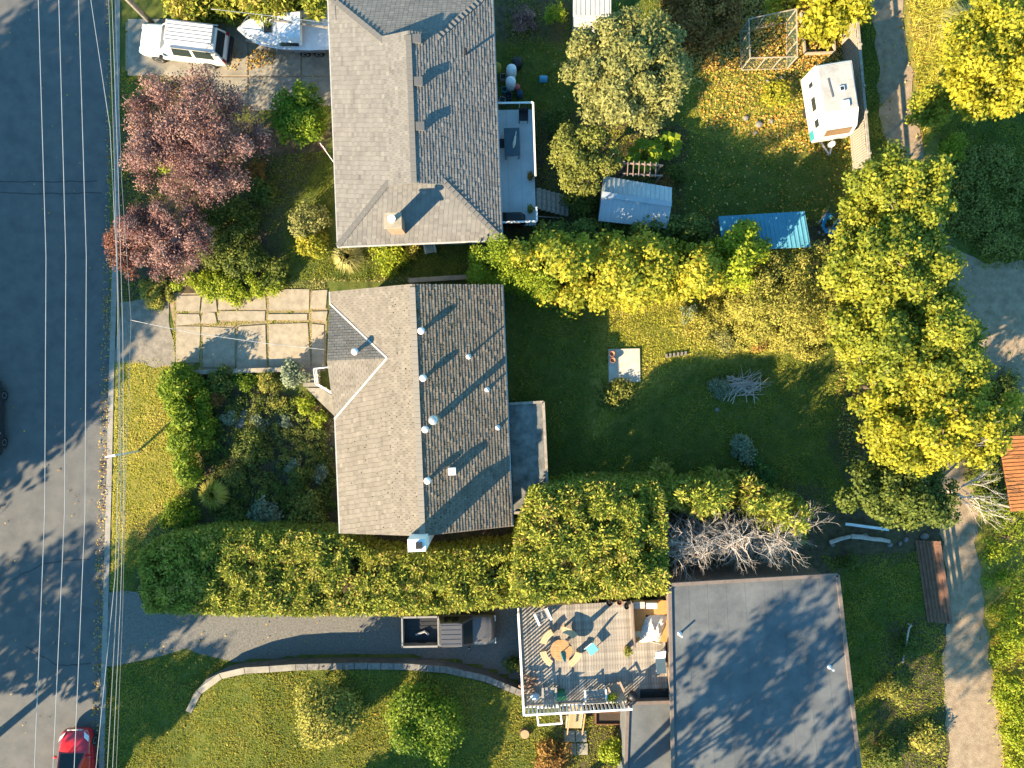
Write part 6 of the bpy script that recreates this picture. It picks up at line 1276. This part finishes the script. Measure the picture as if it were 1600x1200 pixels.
    for j in range(n):
        for i in range(n): x, y = -.55+1.1*i/(n-1), -.7+1.4*j/(n-1); e = max(abs(i-4), abs(j-4))/4; vs.append((x+g.uniform(-.05, .05)+y*.3, y+g.uniform(-.05, .05), max(.03, .34*(1-e**2)+g.uniform(-.05, .07))))
    b = MB(); b.add(vs, [(j*n+i, j*n+i+1, (j+1)*n+i+1, (j+1)*n+i) for j in range(n-1) for i in range(n-1)]); b.build('tarp_sheet', mat('tarp_cream', (.62, .60, .55), (.5, .48, .44), .7, 3), t); b = MB(); b.tube([(-.5, -.6, .05), (0, -.75, .06), (.4, -.85, .05)], .012, 5); b.build('cord', M_WHITE, t)
    q = P(1032, 1030, ZD+.4); t = thing('sun_lounger', 'folded lounger with dark blue cushion beside the flat roof', 'lounger', (q.x, q.y, ZD), math.radians(5)); b = MB(); b.box((0, -.35, .35), (.5, .8, .08)); b.build('cushion', mat('navy_cloth', (.05, .09, .13)), t); b = MB(); b.beam((0, .05, .36), (0, .55, .75), .5, .07); b.build('backrest', mat('pale_cloth', (.66, .67, .66)), t)
    for x in (-.24, .24): [box_obj('leg', (x, y, .16), (.03, .03, .31), M_WHITEMET, t) for y in (-.65, 0)]
    for px, py, sx, sy, m, lab in ((998, 945, .6, .35, mat('pink_box', (.55, .45, .40)), 'low pale cabinet on the ochre floor'), (1018, 946, .55, .3, M_WHITE, 'white cabinet on the ochre floor'), (995, 990, .35, .3, mat('tan_bench', (.55, .4, .23)), 'small tan stool on the ochre floor')):
        q = P(px, py, ZD+.4); t = thing('cabinet' if sx > .5 else 'stool', lab, 'cabinet' if sx > .5 else 'stool', (q.x, q.y, ZD+.03)); b = MB(); b.box((0, 0, .43), (sx, sy, .04)); b.build('top', m, t)
        if sx > .5: b = MB(); b.box((0, 0, .2), (sx-.04, sy-.04, .4)); b.build('body', m, t); b = MB(); b.box((0, -sy/2+.01, .2), (.02, .03, .1)); b.build('handle', M_CHROME, t)
        else: [box_obj('leg', (x, y, .2), (.04, .04, .4), m, t) for x in (-.13, .13) for y in (-.1, .1)]
    # below the deck
    c = P(858, 1120, 1.4); t = thing('timber_frame', 'white painted open frame hung on the lower deck edge', 'frame', (c.x, c.y, 0)); q = [P(x, y, 2.2)-c for x, y in ((838, 1106), (874, 1104), (878, 1130), (841, 1133))]
    for i in range(4): v = Vector((q[i].x, q[i].y, 2.2)); e = Vector((q[(i+1) % 4].x, q[(i+1) % 4].y, 2.2)); b = MB(); b.beam(v, e, .08, .08); b.build('beam', M_WHITE, t); box_obj('post', (v.x, v.y, 1.1), (.08, .08, 2.2), M_WHITE, t)
    z0 = wall_h(905)
    for i, (px, py, lab) in enumerate(((890, 1150, 'concrete paver at the foot of the deck stairs'), (908, 1150, 'concrete paver beside the stair foot'), (892, 1170, 'outer concrete paver below the deck stairs'), (910, 1170, 'outer concrete paver beside the yellow bush'))):
        q = P(px, py, z0); t = thing('paver', lab, 'paver', (q.x, q.y, z0-.02)); b = MB(); b.box((0, 0, .03), (.58, .62, .07)); b.build('paver_body', M_CONC_OLD, t)
    c = P(950, 1118, z0); t = thing('planter_bed', 'brown timber planter bed under the deck edge', 'garden bed', (c.x, c.y, z0)); 
    for y in (-.35, .3): box_obj('side_board', (0, y, .15), (1.4, .06, .3), mat('bed_timber', (.16, .08, .045), (.1, .05, .03), .9, 5), t)
    for x in (-.7, .7): box_obj('end_board', (x, -.02, .15), (.06, .58, .3), mat('bed_timber', (.16, .08, .045)), t)
    box_obj('soil', (0, -.02, .1), (1.32, .56, .2), mat('potting_soil', (.05, .035, .025)), t)
    q = P(820, 1146, .8); t = thing('tree_stump', 'cut tree stump in the grass below the deck', 'stump', (q.x, q.y, wall_h(820))); b = MB(); b.lathe([(.32, -.1), (.27, .12), (.25, .22)], n=12); b.build('stump', M_BARK, t); b = MB(); b.lathe([(.24, .225), (.01, .23)], n=12); b.build('cut_face', mat('cut_wood', (.42, .27, .14)), t)
on_lower_deck()

# ---------------------------------------------------------------- piles and scraps near the lane
def brush_pile():
    q = P(1160, 602); t = thing('brush_pile', 'pile of cut grey branches on the back lawn', 'brush pile', (q.x, q.y, 0)); g = random.Random(12); b = MB()
    for k in range(60): p = Vector((g.gauss(0, .45), g.gauss(0, .22), .04+g.random()*.3)); an = g.gauss(.35, .5); d = Vector((math.cos(an), math.sin(an), g.uniform(-.1, .12)))*g.uniform(.5, 1.1); b.tube([p-d, p+Vector((0, 0, .03)), p+d], [.022, .018, .006], 4)
    b.build('branches', M_DEADWOOD, t)['kind'] = 'stuff'
brush_pile()
def log_and_beams():
    specs = [(1296, 848, 1330, 838, .12, 'grey log lying beside the end of the dead cedars'), (1330, 838, 1362, 842, .14, 'second grey log behind the white gutter'), (1362, 842, 1390, 846, .12, 'short log beside the stacked stones')]
    for x1, y1, x2, y2, r, lab in specs:
        a, e = P(x1, y1, r), P(x2, y2, r); t = thing('log', lab, 'log', (a.x, a.y, r)); b = MB(); b.tube([Vector((0, 0, 0)), (e-a)*.5+Vector((0, .04, .01)), e-a], [r, r*.95, r*.8], 8); b.build('trunk', M_DEADWOOD, t); b = MB(); d = (e-a).normalized(); b.tube([e-a, e-a+d*.012], [r*.78, r*.7], 8); b.build('cut_end', mat('cut_wood', (.42, .27, .14)), t)
    a, e = P(1322, 818, .3), P(1390, 827, .3); t = thing('gutter_length', 'white discarded gutter leaning by the dark tree', 'gutter', a); b = MB(); v = e-a; b.beam(Vector((0, .04, 0)), v+Vector((0, .04, 0)), .02, .14); b.beam(Vector((0, -.04, -.07)), v+Vector((0, -.04, -.07)), .14, .02); b.build('channel', M_WHITEMET, t)['kind'] = 'stuff'
    for i, (px, py, r, lab) in enumerate(((1350, 838, .2, 'pale boulder behind the logs'), (1390, 851, .16, 'round pale stone at the end of the logs'), (1406, 849, .13, 'small pale stone beside the round one'), (1415, 843, .15, 'grey stone below the dark tree'), (1444, 838, .22, 'stacked pale rock on the brown fence panel'), (1455, 850, .16, 'round white rock on the brown fence panel'), (1300, 850, .16, 'broken concrete lump by the dead cedar'), (1165, 185, .18, 'dark field stone in the leaf litter by the caravan'), (1185, 195, .22, 'large flat stone in the leaf litter'), (1205, 190, .15, 'small grey stone near the caravan wheel'), (1180, 208, .14, 'pale stone at the edge of the stone heap'), (1200, 128, .13, 'grey stone below the wire pen'), (1220, 122, .12, 'small stone between pen and caravan'), (1120, 640, .14, 'white stone at the edge of the brush pile'))):
        q = P(px, py); t = thing('stone', lab, 'stone', (q.x, q.y, -.02), rnd.uniform(0, 3)); g = random.Random(i); b = MB(); b.loft([[Vector((r*k*math.cos(a)*g.uniform(.85, 1.15), r*k*.8*math.sin(a)*g.uniform(.85, 1.15), z*r)) for a in [j*.785 for j in range(8)]] for k, z in ((.9, 0), (1.05, .35), (.8, .8), (.3, 1.0))]); b.build('rock', M_STONE, t)
    a = P(1450, 845, .4); t = thing('fence_panel', 'leaning reddish brown fence panel at the lane side', 'fence panel', (a.x, a.y, 0), math.radians(6)); m = mat('brown_panel', (.22, .115, .07), (.14, .07, .045), .85, 4)
    for k in range(7): b = MB(); b.beam(Vector((-.42+k*.14, 0, .05+k*.11)), Vector((-.22+k*.14, -4.6, .05+k*.11)), .175, .03); b.build('board', m, t)
    for f in (.05, .95): b = MB(); b.beam(Vector((-.45+.2*f, -4.6*f, .0)), Vector((.48+.2*f, -4.6*f, .74)), .05, .03); b.build('batten', m, t)
    q = P(1410, 990); t = thing('bent_pipe', 'bent grey pipe standing out of the weeds', 'pipe', (q.x, q.y, 0)); b = MB(); b.tube([(.3, .55, .35), (.1, .5, .5), (0, .2, .55), (0, -.5, .4), (-.02, -1.6, .05)], .045, 8); b.build('pipe', M_DEADWOOD, t); b = MB(); b.tube([(.3, .55, .0), (.3, .55, .36)], .05, 8); b.build('stub', M_DEADWOOD, t)
    q = P(1298, 350, .4); t = thing('hose_coil', 'tangled blue hose and tarp on a scrap heap', 'hose', (q.x, q.y, 0)); m = mat('hose_blue', (.03, .25, .45), (.02, .2, .38), .4, 3)
    for k in range(5): b = MB(); R_ = .28+.05*k; b.tube([(R_*math.cos(a), R_*1.2*math.sin(a), .25+.05*k+.06*math.sin(3*a)) for a in [j*.45 for j in range(14)]], .03, 6); b.build('coil', m, t)
    for k in range(10): p = Vector((rnd.uniform(-.7, .2), rnd.uniform(-.7, .5), .08+rnd.random()*.2)); b = MB(); b.beam(p, p+Vector((rnd.uniform(-.4, .4), rnd.uniform(-.6, .6), .05)), .1, .04); b.build('scrap_board', M_WOODW, t)
    q = P(165, 730); t = thing('storm_drain', 'cast iron storm drain grate in the gutter', 'drain', (q.x-.2, q.y, -.12)); b = MB(); b.box((0, 0, .005), (.4, .62, .02)); fr = b.build('frame', mat('cast_iron', (.05, .045, .04)), t)
    for k in range(6): b = MB(); b.box((0, -.25+k*.1, .022), (.34, .05, .015)); b.build('bar', mat('cast_iron_worn', (.11, .10, .09)), t)
log_and_beams()
